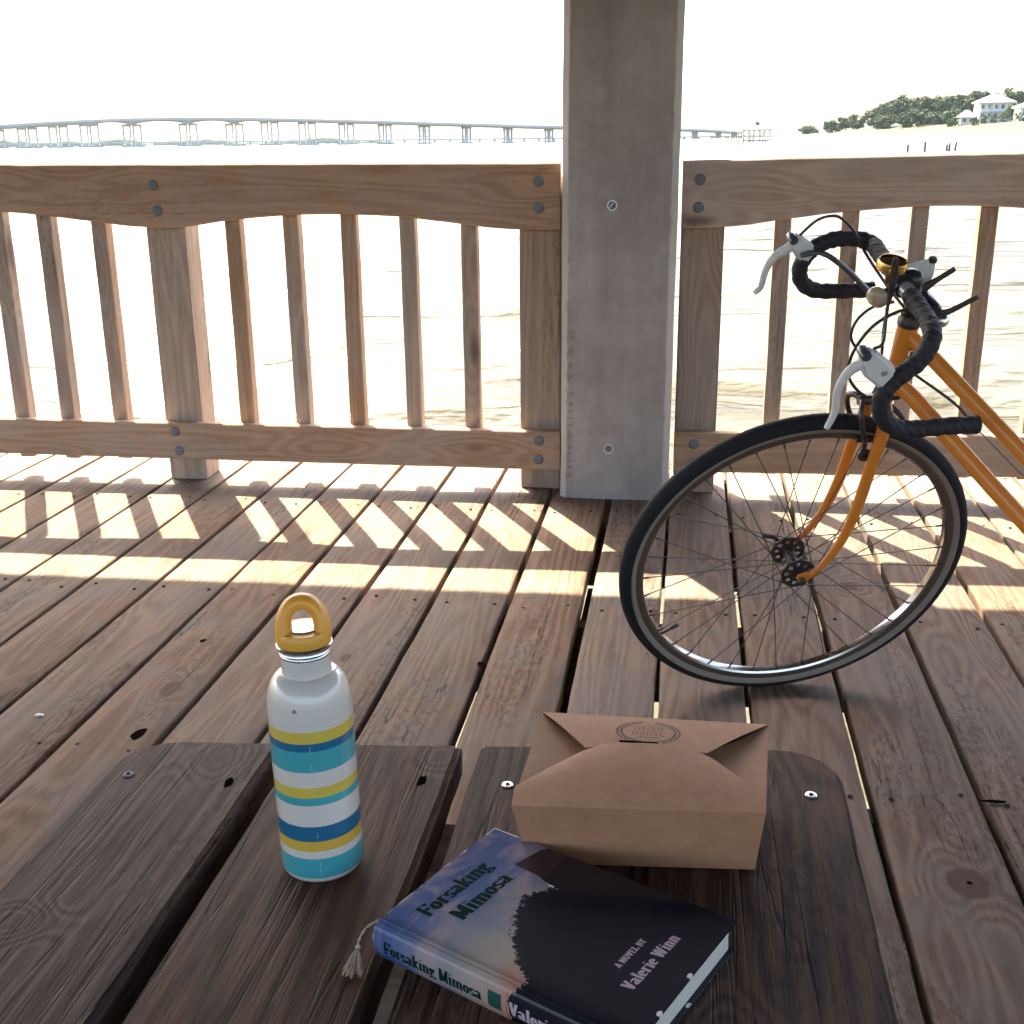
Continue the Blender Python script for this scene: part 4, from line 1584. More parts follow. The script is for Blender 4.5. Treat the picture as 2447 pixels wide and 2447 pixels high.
def make_wheel(name, C, ex, ey, ez, parent, valve=None, lettering=False, detail=True):
    """part = rim; sub-parts tyre, sidewall, hub, spoke ..."""
    n = 120
    rim = torus_part([(.3085, -.0110), (.2955, -.0100), (.2920, -.0072), (.2914, .0), (.2920, .0072), (.2955, .0100), (.3085, .0110), (.3045, .0075), (.3045, -.0075)], C, ex, ey, ez, n, True).obj(name, M['rim'], parent, True, 30)
    for s in (-1, 1):
        torus_part([(.3078, s * .01125), (.3070, s * .01145), (.2968, s * .0107), (.2962, s * .0103)], C, ex, ey, ez, n, False).obj('brake_track', M['rimside'], rim, True)
    rc, rt_ = R_W - 0.0170, 0.0170
    tread = []
    for a in np.linspace(-101, 101, 17):
        rr = rt_ * (1 + (0.03 if abs(a) < 40 else 0.0))
        tread.append((rc + rr * cos(radians(a)), rr * sin(radians(a))))
    tread += [(rc, 0.013), (rc, -0.013)]
    torus_part(tread, C, ex, ey, ez, 160, True).obj('tyre', M['rubber'], rim, True, 40)
    for s in (-1, 1):
        sd = [(rc + (rt_ + .0003) * cos(radians(a)), s * (rt_ + .0003) * sin(radians(a))) for a in np.linspace(99, 146, 8)]
        torus_part(sd + [(sd[-1][0], sd[-1][1] - s * .003), (sd[0][0], sd[0][1] - s * .003)], C, ex, ey, ez, 160, True).obj('sidewall', M['gum'], rim, True, 40)
    # hub
    hb = MB()
    hb.lathe([(0.0, -.050), (.0048, -.050), (.0048, -.036), (.0105, -.0355), (.0125, -.030), (.0105, -.018), (.0100, 0), (.0105, .018), (.0125, .030), (.0105, .0355), (.0048, .036), (.0048, .050), (0, .050)], 20, C, ez, ex, close=False)
    hub = hb.obj('hub', M['hub'], rim, True, 35)
    for s in (-1, 1):
        fb = MB()
        NSEC = 9
        for side in (-1, 1):
            for k in range(NSEC):
                a0, a1 = 2 * pi * k / NSEC, 2 * pi * (k + 1) / NSEC
                am = (a0 + a1) / 2
                ri, ro, rh, rc2 = .0115, .0335, .0046, .0225
                bp = [(ro, a0), (ro, am), (ro, a1), (rc2, a1), (ri, a1), (ri, am), (ri, a0), (rc2, a0)]
                bpts = [C + (ex * cos(a) + ey * sin(a)) * r + ez * (s * .0335 + side * .0013) for r, a in bp]
                er, et = ex * cos(am) + ey * sin(am), -ex * sin(am) + ey * cos(am)
                hc = C + er * rc2 + ez * (s * .0335 + side * .0013)
                ha = [-35, 0, 35, 90, 145, 180, 215, 270]
                hpts = [hc + (er * cos(radians(h)) + et * sin(radians(h))) * rh for h in ha]
                fb.add(bpts + hpts, [(q, (q + 1) % 8, 8 + (q + 1) % 8, 8 + q) for q in range(8)])
                if side == 1:
                    h2 = [p - ez * .0026 for p in hpts]
                    fb.add(hpts + h2, [(q, (q + 1) % 8, 8 + (q + 1) % 8, 8 + q) for q in range(8)])
                    o2 = [bpts[0], bpts[1], bpts[2]]
                    fb.add(o2 + [p - ez * .0026 for p in o2], [(0, 1, 4, 3), (1, 2, 5, 4)])
        fb.obj('hub_flange', M['hub'], rim)
    # spokes, three cross
    for k in range(36):
        side = -1 if k % 2 == 0 else 1
        j = k // 2
        sg = 1 if j % 2 == 0 else -1
        ar = radians(10 * k + 4)
        ah = ar + sg * radians(70)
        p0 = C + (ex * cos(ah) + ey * sin(ah)) * .0305 + ez * side * (.0335 + sg * .0016)
        p1 = C + (ex * cos(ar) + ey * sin(ar)) * .2925 + ez * side * .002
        sp_ = MB().tube([p0, lerp(p0, p1, .03), lerp(p0, p1, .955), p1], [.00105, .00100, .00100, .00100], 6)
        dr = (p1 - p0).normalized()
        sp_.tube([p1 - dr * .013, p1], .0019, 6)
        sp_.obj('spoke', M['spoke'], rim, True)
    if valve is not None:
        e = ex * cos(valve) + ey * sin(valve)
        MB().tube([C + e * .2915, C + e * .272, C + e * .2715, C + e * .254, C + e * .2535], [.0030, .0030, .0042, .0040, .002], 8).obj('valve', M['black'], rim, True)
    if lettering:
        vs, fs = text_mesh('SCHWALBE', .11, .0062, wx=.13, wy=.10, serif=False, step=.04, track=.05)
        a_mid = radians(191)
        out = []
        for a, b in vs:
            r = .3155 + b * 0.75
            th = a_mid - (a - .055) / .3175
            hgt = sqrt(max(0, (rt_ + .0003) ** 2 - (r - rc) ** 2)) + .0004
            out.append(C + (ex * cos(th) + ey * sin(th)) * r - ez * hgt)
        mesh('tyre_letters', out, fs, M['black'], rim)
    return rim


make_wheel('front_wheel', WC, WD, WU, WA, bike, valve=radians(216), lettering=True)
RC = Fr(-.82, R_W + .0012)
make_wheel('rear_wheel', RC, BF, BU, BN, bike, valve=radians(60))

# axle nuts / quick release
ab = MB()
ab.lathe([(0, 0), (.0088, 0), (.0088, .005), (.0065, .0075), (0, .0075)], 6, W(0, 0, -.0545), -WA, WD, close=False)
ab.lathe([(0, 0), (.0095, 0), (.0095, .006), (.006, .009), (0, .009)], 12, W(0, 0, .0545), WA, WD, close=False)
ab.tube([W(-.004, -.002, .061), W(-.02, .008, .066), W(-.043, .012, .066)], [.004, .0042, .0052], 8, flat=(WA, .6))
ab.obj('axle', M['hub'], bike, True, 35)

# fork
fk = MB()
for s in (-1, 1):
    pth = spline([W(.0915, .352, s * .020), W(.0895, .335, s * .036), W(.085, .290, s * .0415), W(.080, .235, s * .0440), W(.074, .155, s * .0465), W(.060, .085, s * .0485), W(.036, .032, s * .0495), W(.014, .006, s * .0500)], 5)
    rs = [np.interp(i / (len(pth) - 1), [0, .12, .5, 1], [.0120, .0130, .0112, .0062]) for i in range(len(pth))]
    fk.tube(pth, rs, 14, flat=(WA, .74))
    fk.prism([(.020, .012), (.008, .016), (-.006, .010), (-.009, .002), (-.005, -.0035), (-.0045, .003), (.004, .0045), (.0055, -.006), (-.001, -.011), (.006, -.013), (.014, -.004)], WD, WU, WA, W(0, 0, s * .0500), .0055)
fk.tube([W(.0925, .352, -.030), W(.0925, .356, -.015), W(.0925, .357, .015), W(.0925, .352, .030)], [.011, .0145, .0145, .011], 12)
fk.tube([W(.0925, .350), W(.0945, .378)], [.0170, .0150], 14)
fk.obj('fork', M['orange'], bike, True, 50)

# frame
T0, T1 = Fr(.000, .812), Fr(.0335, .690)
fb = MB()
fb.tube([T1, T0], .0172, 18)
fb.tube([Fr(.004, .798), Fr(-.046, .7565), Fr(-.197, .6165), Fr(-.447, .384)], .0130, 16)
fb.tube([Fr(.030, .712), Fr(-.007, .682), Fr(-.141, .551), Fr(-.425, .277)], .0143, 16)
fb.tube([Fr(-.425, .262), Fr(-.527, .600)], .0143, 14)
for s in (-1, 1):
    fb.tube([Fr(-.43, .277, s * .022), Fr(-.60, .300, s * .045), Fr(-.815, R_W, s * .062)], [.010, .0095, .007], 12)
    fb.tube([Fr(-.520, .585, s * .012), Fr(-.66, .47, s * .045), Fr(-.815, R_W, s * .062)], [.0075, .0075, .006], 12)
fb.lathe([(0, -.036), (.020, -.036), (.020, .036), (0, .036)], 18, Fr(-.425, .277), BN, close=False)
fb.lathe([(.0172, 0), (.0192, .001), (.0192, .006), (.0172, .007)], 18, T1, (T0 - T1).normalized(), close=False)
fb.obj('frame', M['orange'], bike, True, 50)
hs = MB()
axd = (T0 - T1).normalized()
hs.lathe([(.010, .0), (.0185, .0), (.0192, .004), (.0192, .010), (.0165, .014), (.0165, .020), (.0125, .023), (.0, .023)], 18, T0 + axd * .0005, axd, close=False)
hs.lathe([(.012, 0), (.0190, 0), (.0185, .007), (.0155, .010), (.010, .0102)], 18, T1 - axd * .0005, -axd, close=False)
hs.obj('headset', M['hub'], bike, True, 40)

# stem
sm = MB()
sm.tube([W(.100, .512), W(.0985, .560), W(.094, .578), W(.082, .586), W(.070, .589)], [.0112, .0112, .0125, .0132, .0140], 14)
sm.lathe([(0, -.022), (.0165, -.022), (.0180, -.018), (.0180, .018), (.0165, .022), (0, .022)], 18, W(.068, .589), WA, close=False)
sm.obj('stem', M['black'], bike, True, 40)
sc_ = MB()
sc_.lathe([(0, -.004), (.0150, -0.002), (.0200, .008), (.0185, .018), (.0105, .026), (0, .0280)], 18, W(.086, .584), WU, close=False)
sc_.obj('stem_cap', M['black'], bike, True, 60)

# handlebar
bar = MB()
bar.tube([W(.068, .589, -.055), W(.068, .589, .055)], .0128, 14)
hbar = bar.obj('handlebar', M['alloy'], bike, True)
near = [(.067, .590, -.045), (.065, .591, -.085), (.060, .594, -.125), (.051, .597, -.165), (.041, .592, -.190), (.028, .568, -.199), (.003, .544, -.202), (-.0155, .522, -.203), (-.0185, .495, -.203), (-.008, .467, -.202), (.017, .447, -.201), (.05, .442, -.2), (.098, .445, -.2), (.148, .446, -.2)]
far = [(.070, .588, .050), (.076, .584, .095), (.083, .579, .140), (.0885, .573, .175), (.070, .572, .196), (.038, .570, .202), (.012, .562, .203), (-.007, .548, .203), (-.0205, .520, .203), (-.013, .489, .203), (.015, .471, .202), (.059, .469, .2), (.120, .470, .2)]
for pts in (near, far):
    sp_ = spline([W(*p) for p in pts], 7)
    mb = MB()
    mb.tube(sp_, [.0140 * (1 + .05 * sin(i * 1.55) + .03 * random.uniform(-1, 1)) for i in range(len(sp_))], 16)
    e = (sp_[-1] - sp_[-2]).normalized()
    mb.tube([sp_[-1], sp_[-1] + e * .004, sp_[-1] + e * .006], [.0150, .0148, .010], 14)
    mb.obj('bar_tape', M['tape'], hbar, True, 60)

# brake levers
def brake_lever(hood, blade, o, pivot, name='brake_lever'):
    mb = MB().prism(hood, WD, WU, WA, WC + WA * o, .023)
    body = mb.obj(name, M['hoodw'], bike, True, 30, bevel=.0045, seg=3)
    pts = spline([W(p, q, o) for p, q in blade], 6)
    n_ = len(pts)
    rs = [np.interp(i / (n_ - 1), [0, .2, .6, .93, 1], [.0105, .0090, .0062, .0052, .0046]) for i in range(n_)]
    MB().tube(pts, rs, 12, flat=(WA, .85)).obj('lever_blade', M['hoodw'], body, True, 60)
    pv = MB().lathe([(0, -.0135), (.0065, -.0135), (.0082, -.010), (.0082, .010), (.0065, .0135), (0, .0135)], 14, W(pivot[0], pivot[1], o), WA, close=False)
    pv.obj('pivot', M['cableg'], body, True, 40)
    sc2 = MB().lathe([(0, 0), (.0052, 0), (.0052, .0010), (.0045, .0016), (0, .0018)], 14, W(hood[2][0] - .016, hood[2][1] - .006, o - .0116), -WA, close=False)
    sc2.obj('side_screw', M['alloy'], body, True, 40)
    return body


bn = brake_lever([(-.066, .586), (-.050, .5885), (-.014, .560), (-.010, .548), (-.027, .522), (-.058, .546), (-.070, .570)], [(-.062, .568), (-.066, .563), (-.081, .549), (-.0905, .519), (-.0870, .480), (-.0935, .450)], -.2, (-.064, .582))
bf = brake_lever([(-.050, .5765), (-.033, .5815), (-.004, .560), (.000, .548), (-.012, .530), (-.032, .535), (-.050, .560)], [(-.041, .563), (-.048, .5565), (-.072, .540), (-.084, .514), (-.0875, .482), (-.0975, .469)], .2, (-.047, .574))
MB().tube(spline([W(-.030, .548, .186), W(-.008, .558, .176), W(.014, .553, .170), W(.053, .526, .168), W(.080, .503, .165), (W(.100, .485, .160))], 6), .0062, 10, flat=(WU, .7)).obj('extension_lever', M['cableg'], bf, True, 60)
MB().tube(spline([W(-.012, .546, -.184), W(.012, .527, -.178), W(.034, .527, -.174), W(.044, .540, -.170), W(.036, .553, -.166), W(.026, .556, -.164)], 6), .0042, 10).obj('extension_lever', M['cableg'], bn, True, 60)

# cables
for pts, r, mt in (
    ([(-.050, .589, -.2), (-.034, .592, -.19), (-.020, .610, -.155), (-.025, .666, -.15), (-.0285, .702, -.15), (-.0265, .707, -.15), (-.0215, .690, -.15), (-.018, .651, -.148), (.000, .605, -.11), (.040, .556, -.035), (.058, .510, -.004), (.068, .460, 0), (.076, .410, 0), (.072, .378, 0)], .0026, M['cable']),
    ([(-.034, .580, .2), (-.021, .617, .175), (.002, .628, .17), (.021, .623, .17), (.048, .600, .17), (.079, .557, .165), (.108, .520, .12), (.125, .500, .05), (.125, .470, .02)], .0026, M['cable']),
    ([(.055, .566, -.02), (.035, .548, 0), (.012, .526, 0), (.006, .498, 0), (.015, .477, 0), (.040, .455, .004), (.080, .425, .02)], .0024, M['cable']),
    ([(.100, .548, -.01), (.074, .535, 0), (.041, .511, 0), (.021, .474, 0), (.015, .439, 0), (.023, .409, 0), (.044, .384, 0), (.069, .367, 0)], .0028, M['cable']),
):
    MB().tube(spline([W(*p) for p in pts], 7), r, 8).obj('cable', mt, bike, True)
# cable along the down side of the top tube, with its stop
ct = [Fr(-.010, .735, -.012), Fr(-.085, .690, -.010), Fr(-.115, .655, -.006)]
MB().tube(spline(ct, 5), .0025, 8).obj('cable', M['cable'], bike, True)
MB().tube([Fr(-.115, .655, -.006), Fr(-.30, .490, -.004), Fr(-.44, .36, -.003)], .0009, 6).obj('cable_wire', M['spoke'], bike, True)
MB().lathe([(0, 0), (.0055, 0), (.0060, .003), (.0060, .009), (.004, .012), (0, .012)], 10, Fr(-.118, .652, -.006), (Fr(0, 1) - Fr(.8, 0)), close=False).obj('cable_stop', M['orange'], bike, True)

# brake caliper over the tyre
cb = MB()
for s in (-1, 1):
    cb.tube(spline([W(.058, .366, s * -.006), W(.048, .366, s * .018), W(.044, .352, s * .034), W(.052, .325, s * .038), (W(.062, .305, s * .034)), W(.068, .298, s * .024)], 5), [.0058] * 26, 10, flat=(WD, .8))
    cb.box(W(.070, .2965, s * .0185), (.034, .010, .008), Matrix((WD, WU, WA)).transposed())
cb.lathe([(0, -.012), (.008, -.012), (.009, -.004), (.009, .014), (.006, .02), (0, .02)], 12, W(.060, .365), WD, close=False)
cb.tube(spline([W(.10, .362, -.01), W(.115, .352, -.028), W(.126, .338, -.032), W(.131, .322, -.030)], 4), .0050, 8)
cb.lathe([(0, 0), (.012, 0), (.0125, .003), (.012, .006), (.004, .0062), (.004, 0.0)], 14, W(.068, .272, -.030), -WA, close=False)
cb.tube([W(.068, .272, -.030), W(.064, .300, -.032)], .0045, 8)
cb.obj('brake_caliper', M['hub'], bike, True, 50)

# stem shifters with their levers, white bracket, chrome knob
sb = MB()
sb.lathe([(0, -.030), (.014, -.030), (.0175, -.024), (.0175, .024), (.014, .030), (0, .030)], 18, W(.122, .547), WA, close=False)
sb.tube([W(.100, .545), W(.122, .547)], .012, 10)
shf = sb.obj('shifter', M['black'], bike, True, 40)
for (a, b, c2), o in ((((.118, .562), (.140, .580), (.167, .600)), .022), (((.132, .541), (.155, .546), (.196, .571)), -.020)):
    MB().tube(spline([W(*a, o), W(*b, o), W(*c2, o)], 6), [.0085, .0082, .0078, .0072, .0066, .0060, .0055, .0052, .0050, .0050, .0050, .0050, .0044], 10, flat=(WA, .7)).obj('shift_lever', M['cable'], shf, True, 60)
MB().lathe([(0, -.0120), (.0065, -.0100), (.0110, -.005), (.0120, 0), (.0110, .005), (.0065, .0100), (0, .0120)], 18, W(.146, .529, -.02), WA, close=False).obj('knob', M['steel'], shf, True, 80)
pb = MB().prism([(.086, .602), (.120, .612), (.137, .606), (.1395, .584), (.135, .560), (.124, .562), (.108, .574), (.090, .584)], WD, WU, WA, WC + WA * .035, .006)
brk = pb.obj('lamp_bracket', M['hoodw'], bike, True, 30, bevel=.0018)
MB().lathe([(0, 0), (.007, 0), (.0072, .006), (.005, .0085), (0, .0088)], 12, W(.1315, .607, .035), WU, close=False).obj('bracket_cap', M['hub'], brk, True, 40)

# bell and front reflector
bb = MB().lathe([(.0205, .0005), (.0235, .0), (.0240, .004), (.0238, .012), (.0228, .0150), (.0212, .0152), (.0205, .0145)], 36, W(.0435, .617, -.005), WU, WD, close=False)
bell = bb.obj('bell', M['brass'], bike, True, 50)
MB().lathe([(0.0, .0060), (.0120, .0066), (.0206, .0100), (.0206, .002), (.016, -.004), (.006, -.010), (.005, -.024), (0, -.024)], 28, W(.0435, .617, -.005), WU, WD, close=False).obj('bell_cup', M['brown'], bell, True, 60)
rf = MB().lathe([(0, -.010), (.013, -.010), (.0175, -.006), (.0185, .0), (.0165, .006), (.010, .0105), (0, .012)], 24, W(.020, .580, -.03), (-WD * .7 - WA * .55 - WU * .35), close=False)
refl = rf.obj('reflector', M['lens'], bike, True, 50)
MB().tube([W(.030, .582, -.022), W(.060, .588, -.010)], .006, 8).obj('reflector_bracket', M['black'], refl, True)

# rear end (right of the frame)
MB().tube([Fr(-.527, .600), Fr(-.560, .720), Fr(-.571, .765)], .0130, 12).obj('seat_post', M['alloy'], bike, True)
vs, fs = [], []
ns, mr = 16, 12
for i in range(ns + 1):
    t_ = i / ns
    u = -.455 - .265 * t_
    hw = np.interp(t_, [0, .1, .4, .75, .95, 1], [.012, .020, .030, .072, .068, .045])
    tp = .815 + .010 * t_ - .012 * sin(pi * t_)
    for k in range(mr):
        a = 2 * pi * k / mr
        vs.append(Fr(u, tp - .022 + .022 * sin(a), hw * cos(a)))
fs = [(i * mr + k, i * mr + (k + 1) % mr, (i + 1) * mr + (k + 1) % mr, (i + 1) * mr + k) for i in range(ns) for k in range(mr)]
fs += [tuple(reversed(range(mr))), tuple(ns * mr + k for k in range(mr))]
MB().add(vs, fs).obj('saddle', M['saddle'], bike, True, 60)
ck = MB()
torus_n = torus_part([(.078, .040), (.084, .041), (.084, .044), (.078, .045)], Fr(-.425, .277), BF, BU, BN, 48, True)
ck.add(torus_n.v, torus_n.f)
for a in range(5):
    e = BF * cos(a * 2 * pi / 5) + BU * sin(a * 2 * pi / 5)
    ck.tube([Fr(-.425, .277, .042), Fr(-.425, .277, .042) + e * .08], .005, 8)
ck.tube([Fr(-.425, .277, .045), Fr(-.345, .125, .055)], [.010, .008], 10)
ck.tube([Fr(-.425, .277, -.045), Fr(-.505, .429, -.055)], [.010, .008], 10)
crk = ck.obj('crankset', M['alloy'], bike, True, 40)
for c0, s in ((Fr(-.345, .125, .10), 1), (Fr(-.505, .429, -.10), -1)):
    MB().box(c0, (.085, .085, .02), Matrix((BF, BN, BU)).transposed()).obj('pedal', M['black'], crk, bevel=.004)
ch = MB()
ch.tube([Fr(-.425, .359, .042), Fr(-.82, .375, .042)], .004, 6)
ch.tube([Fr(-.425, .195, .042), Fr(-.82, .300, .042)], .004, 6)
ch.obj('chain', M['hub'], bike)
foot = Fr(-.60, .30, -.02)
foot = Vector((foot.x, foot.y, 0)) + BL_ * 0.16 + BF * 0.03
foot.z = 0.007
MB().tube([Fr(-.49, .28, -.02), lerp(Fr(-.49, .28, -.03), foot, .6), foot], [.008, .007, .0065], 10).obj('kickstand', M['alloy'], bike, True)


# ================================================================== FAR SHORE
M['conc'] = plain('bridge_concrete', (0.36, 0.37, 0.38), 0.85, 0, 0.15, 0.15)
M['pile'] = plain('dark_piling', (0.075, 0.060, 0.050), 0.9, 0, 0.3, 3)

PIER = [(-643.4, 1012.9, 14.5), (-620.0, 1027.4, 17.6), (-596.0, 1041.5, 19.4), (-572.9, 1054.4, 20.9), (-549.1, 1067.0, 22.1), (-515.3, 1083.7, 23.2), (-469.1, 1104.5, 23.7), (-429.7, 1120.4, 23.4), (-398.8, 1131.8, 22.7), (-365.4, 1143.0, 21.8), (-329.8, 1153.8, 20.6), (-294.0, 1163.4, 19.4), (-256.9, 1172.2, 18.0), (-216.9, 1180.2, 16.45), (-177.0, 1186.9, 14.95), (-137.4, 1192.1, 13.5), (-102.0, 1240.0, 13.0), (-66, 1330, 12.6), (-30, 1440, 12.2), (4, 1560, 11.6), (36, 1690, 10.6), (62, 1830, 9.4)]
bridge = empty('highway_bridge', (-300, 1160, WATER_Z), 'long pale concrete highway bridge rising across the bay behind the railing', 'bridge')
dk = MB()
vs, ring_n = [], 6
P2 = [Vector(p) for p in PIER]
path = []
for i in range(len(P2) - 1):
    for k in range(8):
        t_ = k / 8
        path.append((i, t_, spline(P2[max(0, i - 1):i + 3], 8)[(8 if i > 0 else 0) + k] if True else None))
path.append((len(P2) - 2, 1.0, P2[-1]))
for q, (i, t_, p) in enumerate(path):
    a = path[max(0, q - 1)][2]
    b = path[min(len(path) - 1, q + 1)][2]
    dr = (b - a); dr.z = 0; dr.normalize()
    sd = Vector((-dr.y, dr.x, 0))
    dep = 2.3
    if 4 <= i <= 7:
        dep = 1.9 + 3.2 * abs(2 * t_ - 1) ** 2.2
    elif i < 4:
        dep = 3.0
    for wv, z in ((-10, 0), (10, 0), (10, -1.0), (7, -dep), (-7, -dep), (-10, -1.0)):
        vs.append(p + sd * wv + Vector((0, 0, z)))
fs = []
for q in range(len(path) - 1):
    for k in range(6):
        fs.append((q * 6 + k, q * 6 + (k + 1) % 6, q * 6 + 6 + (k + 1) % 6, q * 6 + 6 + k))
fs += [tuple(range(6)), tuple(len(path) * 6 - 6 + k for k in range(6))]
dk.add(vs, fs).obj('bridge_deck', M['conc'], bridge)
for s_ in (-9.8, 9.8):
    pr = MB()
    vs = []
    for q in range(len(path)):
        a = path[max(0, q - 1)][2]
        b = path[min(len(path) - 1, q + 1)][2]
        dr = (b - a); dr.z = 0; dr.normalize()
        sd = Vector((-dr.y, dr.x, 0))
        p = path[q][2]
        for w_, z_ in ((s_, 0.02), (s_ + .3, 0.02), (s_ + .3, 1.0), (s_, 1.0)):
            vs.append(p + sd * w_ + Vector((0, 0, z_)))
    pr.add(vs, [(q * 4 + k, q * 4 + (k + 1) % 4, q * 4 + 4 + (k + 1) % 4, q * 4 + 4 + k) for q in range(len(path) - 1) for k in range(4)])
    pr.obj('parapet', M['conc'], bridge)
for i, p in enumerate(P2):
    pb = MB()
    spd = np.interp(i, [0, 9, 13, 21], [8.0, 7.4, 3.4, 2.6])
    cwd = np.interp(i, [0, 9, 13, 21], [1.0, 1.1, 1.6, 2.0])
    dep = 4.6 if 5 <= i <= 7 else (3.0 if i < 5 else 2.4)
    topz = p.z - dep
    pb.box((p.x, p.y, WATER_Z + .6), (spd * 2 + 5, 9, 1.8))
    for o_, yo in ((-1, -2), (-.36, 2), (.3, -2), (1, 2)):
        pb.box((p.x + o_ * spd, p.y + yo, (topz - 1.2 + WATER_Z) / 2), (cwd, cwd, topz - 1.2 - WATER_Z))
    for o_ in (-.68, .65):
        pb.box((p.x + o_ * spd, p.y, topz - .6), (spd * .62 + cwd * 1.6, 5.4, 1.9))
        pb.box((p.x + o_ * spd, p.y, WATER_Z + (topz - WATER_Z) * .42), (spd * .62, 4.6, .7))
    pb.obj('pier', M['conc'], bridge)

# low trestle bridge and truss behind it
tr = empty('trestle_bridge', (-300, 1680, WATER_Z), 'low distant trestle bridge on many short piers with a truss span', 'bridge')
ta, tb_ = Vector((-960, 1415, 3.4)), Vector((230, 1760, 3.4))
dv = (tb_ - ta)
RT = Matrix.Rotation(atan2(dv.y, dv.x), 3, 'Z')
MB().box((ta + tb_) / 2, (dv.length, 9, 1.5), RT).obj('bridge_deck', M['conc'], tr)
tm = MB()
for k in range(62):
    p = lerp(ta, tb_, (k + .5) / 62)
    tm.box((p.x, p.y, .6), (2.4, 8, 4.2), RT)
    tm.box((p.x, p.y, WATER_Z + .2), (4.0, 9, 1.0), RT)
tag(tm.obj('pier_row', M['conc'], tr), kind='stuff')
tu = MB()
d1 = dv.normalized()
tc_ = Vector((-357.7, 1590, 4.2))
for sgn in (-4, 4):
    sd = Vector((-d1.y, d1.x, 0)) * sgn
    tops = []
    for k in range(9):
        f = (k - 4) / 4
        tops.append(tc_ + d1 * (27 * f) + sd + Vector((0, 0, 12.0 * (1 - .55 * f * f) if abs(f) < 1 else 0.5)))
    bots = [tc_ + d1 * (27 * (k - 4) / 4) + sd for k in range(9)]
    for k in range(8):
        tu.tube([tops[k], tops[k + 1]], .38, 5)
        tu.tube([bots[k], tops[k + 1]] if k < 4 else [tops[k], bots[k + 1]], .22, 5)
        tu.tube([bots[k], tops[k]], .22, 5)
tu.obj('truss_span', M['conc'], tr)

# far wooded shore on the left
M['leaf_far'] = plain('far_foliage', (0.055, 0.080, 0.040), 0.9, 0, 0.3, .05)
fwb = MB()
vs = []
nf = 150
for k in range(nf + 1):
    t_ = k / nf
    az = radians(-33 + 21 * t_)
    hgt = 7 + 9 * max(0, mnoise.noise(Vector((t_ * 14, 2.2, 0))) + .45) + 4 * mnoise.noise(Vector((t_ * 60, 7.2, 0)))
    hgt *= min(1, (1 - t_) * 4 + .15)
    for dd, f in ((2380, 0), (2384, .6), (2392, .95), (2405, 1.0), (2440, .9), (2500, .0)):
        vs.append((dd * sin(az), dd * cos(az), WATER_Z - .2 + hgt * f))
fwb.add(vs, [(k * 6 + j, k * 6 + j + 1, k * 6 + 7 + j, k * 6 + 6 + j) for k in range(nf) for j in range(5)])
fw_o = fwb.obj('far_woods', M['leaf_far'], None, True, 80)
tag(fw_o, 'hazy band of far woods low on the left horizon', 'woods', kind='stuff')


# land on the right: beach rising to a grassy bank
def land_mat():
    t = NT('beach_and_bank')
    g_ = t.n('NewGeometry')
    sp = t.n('SeparateXYZ')
    t.put(sp.inputs[0], g_.outputs['Position'])
    nz = t.noise(g_.outputs['Position'], .05, 5, .6)
    nf_ = t.noise(g_.outputs['Position'], .6, 4, .6)
    h = t.math('ADD', sp.outputs[2], t.math('MULTIPLY', t.math('SUBTRACT', nz, .5), 3.0))
    sand = t.mix(nf_, (0.090, 0.072, 0.042), (0.15, 0.125, 0.080))
    grass = t.mix(nf_, (0.022, 0.033, 0.006), (0.045, 0.054, 0.012))
    t.col(t.mix(t.g(h, 0.9, 2.2), sand, grass))
    t.rough(.95)
    return t.m


M['land'] = land_mat()


def dirv(u):
    """unit ground direction seen at that bearing (degrees right of +Y)"""
    return Vector((sin(radians(u)), cos(radians(u)), 0))


SHORE = [(-0.4, 1120, .05), (1.0, 1020, .10), (2.8, 930, .18), (4.6, 800, .35), (5.8, 715, .55), (7.2, 655, .85), (8.3, 615, 1), (10.1, 575, 1), (12.0, 525, 1), (14.3, 455, 1), (17, 390, 1), (21, 330, 1), (28, 290, .9)]
dist_ = [0, 8, 20, 40, 60, 80, 110, 150, 220, 400]
zp = [-1.6, -.9, .0, 1.4, 2.7, 4.4, 6.3, 7.2, 7.8, 8.2]
SH = []
for k in range(97):
    q = k / 96 * (len(SHORE) - 1)
    SH.append(tuple(np.interp(q, range(len(SHORE)), [s[j] for s in SHORE]) for j in range(3)))
vs = []
for (b_, D, f) in SH:
    e = dirv(b_)
    for dd, z in zip(dist_, zp):
        p = e * (D + dd)
        n_ = mnoise.noise(Vector((p.x * .03, p.y * .03, 0)))
        zz = (z * f if z > 0 else z) + (n_ * .7 * f if dd > 20 else 0)
        p2 = e * (D + dd + 6 * mnoise.noise(Vector((b_ * 2.1, dd * .02, 4))))
        vs.append((p2.x, p2.y, zz))
nd_ = len(dist_)
shore = mesh('shore', vs, [(i * nd_ + j, i * nd_ + j + 1, i * nd_ + nd_ + j + 1, i * nd_ + nd_ + j) for i in range(96) for j in range(nd_ - 1)], M['land'], smooth=True)
tag(shore, kind='structure')


def ground_z(x, y):
    b_ = math.degrees(atan2(x, y))
    D = hypot(x, y)
    s0 = np.interp(b_, [s[0] for s in SHORE], [s[1] for s in SHORE])
    f = np.interp(b_, [s[0] for s in SHORE], [s[2] for s in SHORE])
    z = np.interp(D - s0, dist_, zp)
    return float(z * f if z > 0 else z)


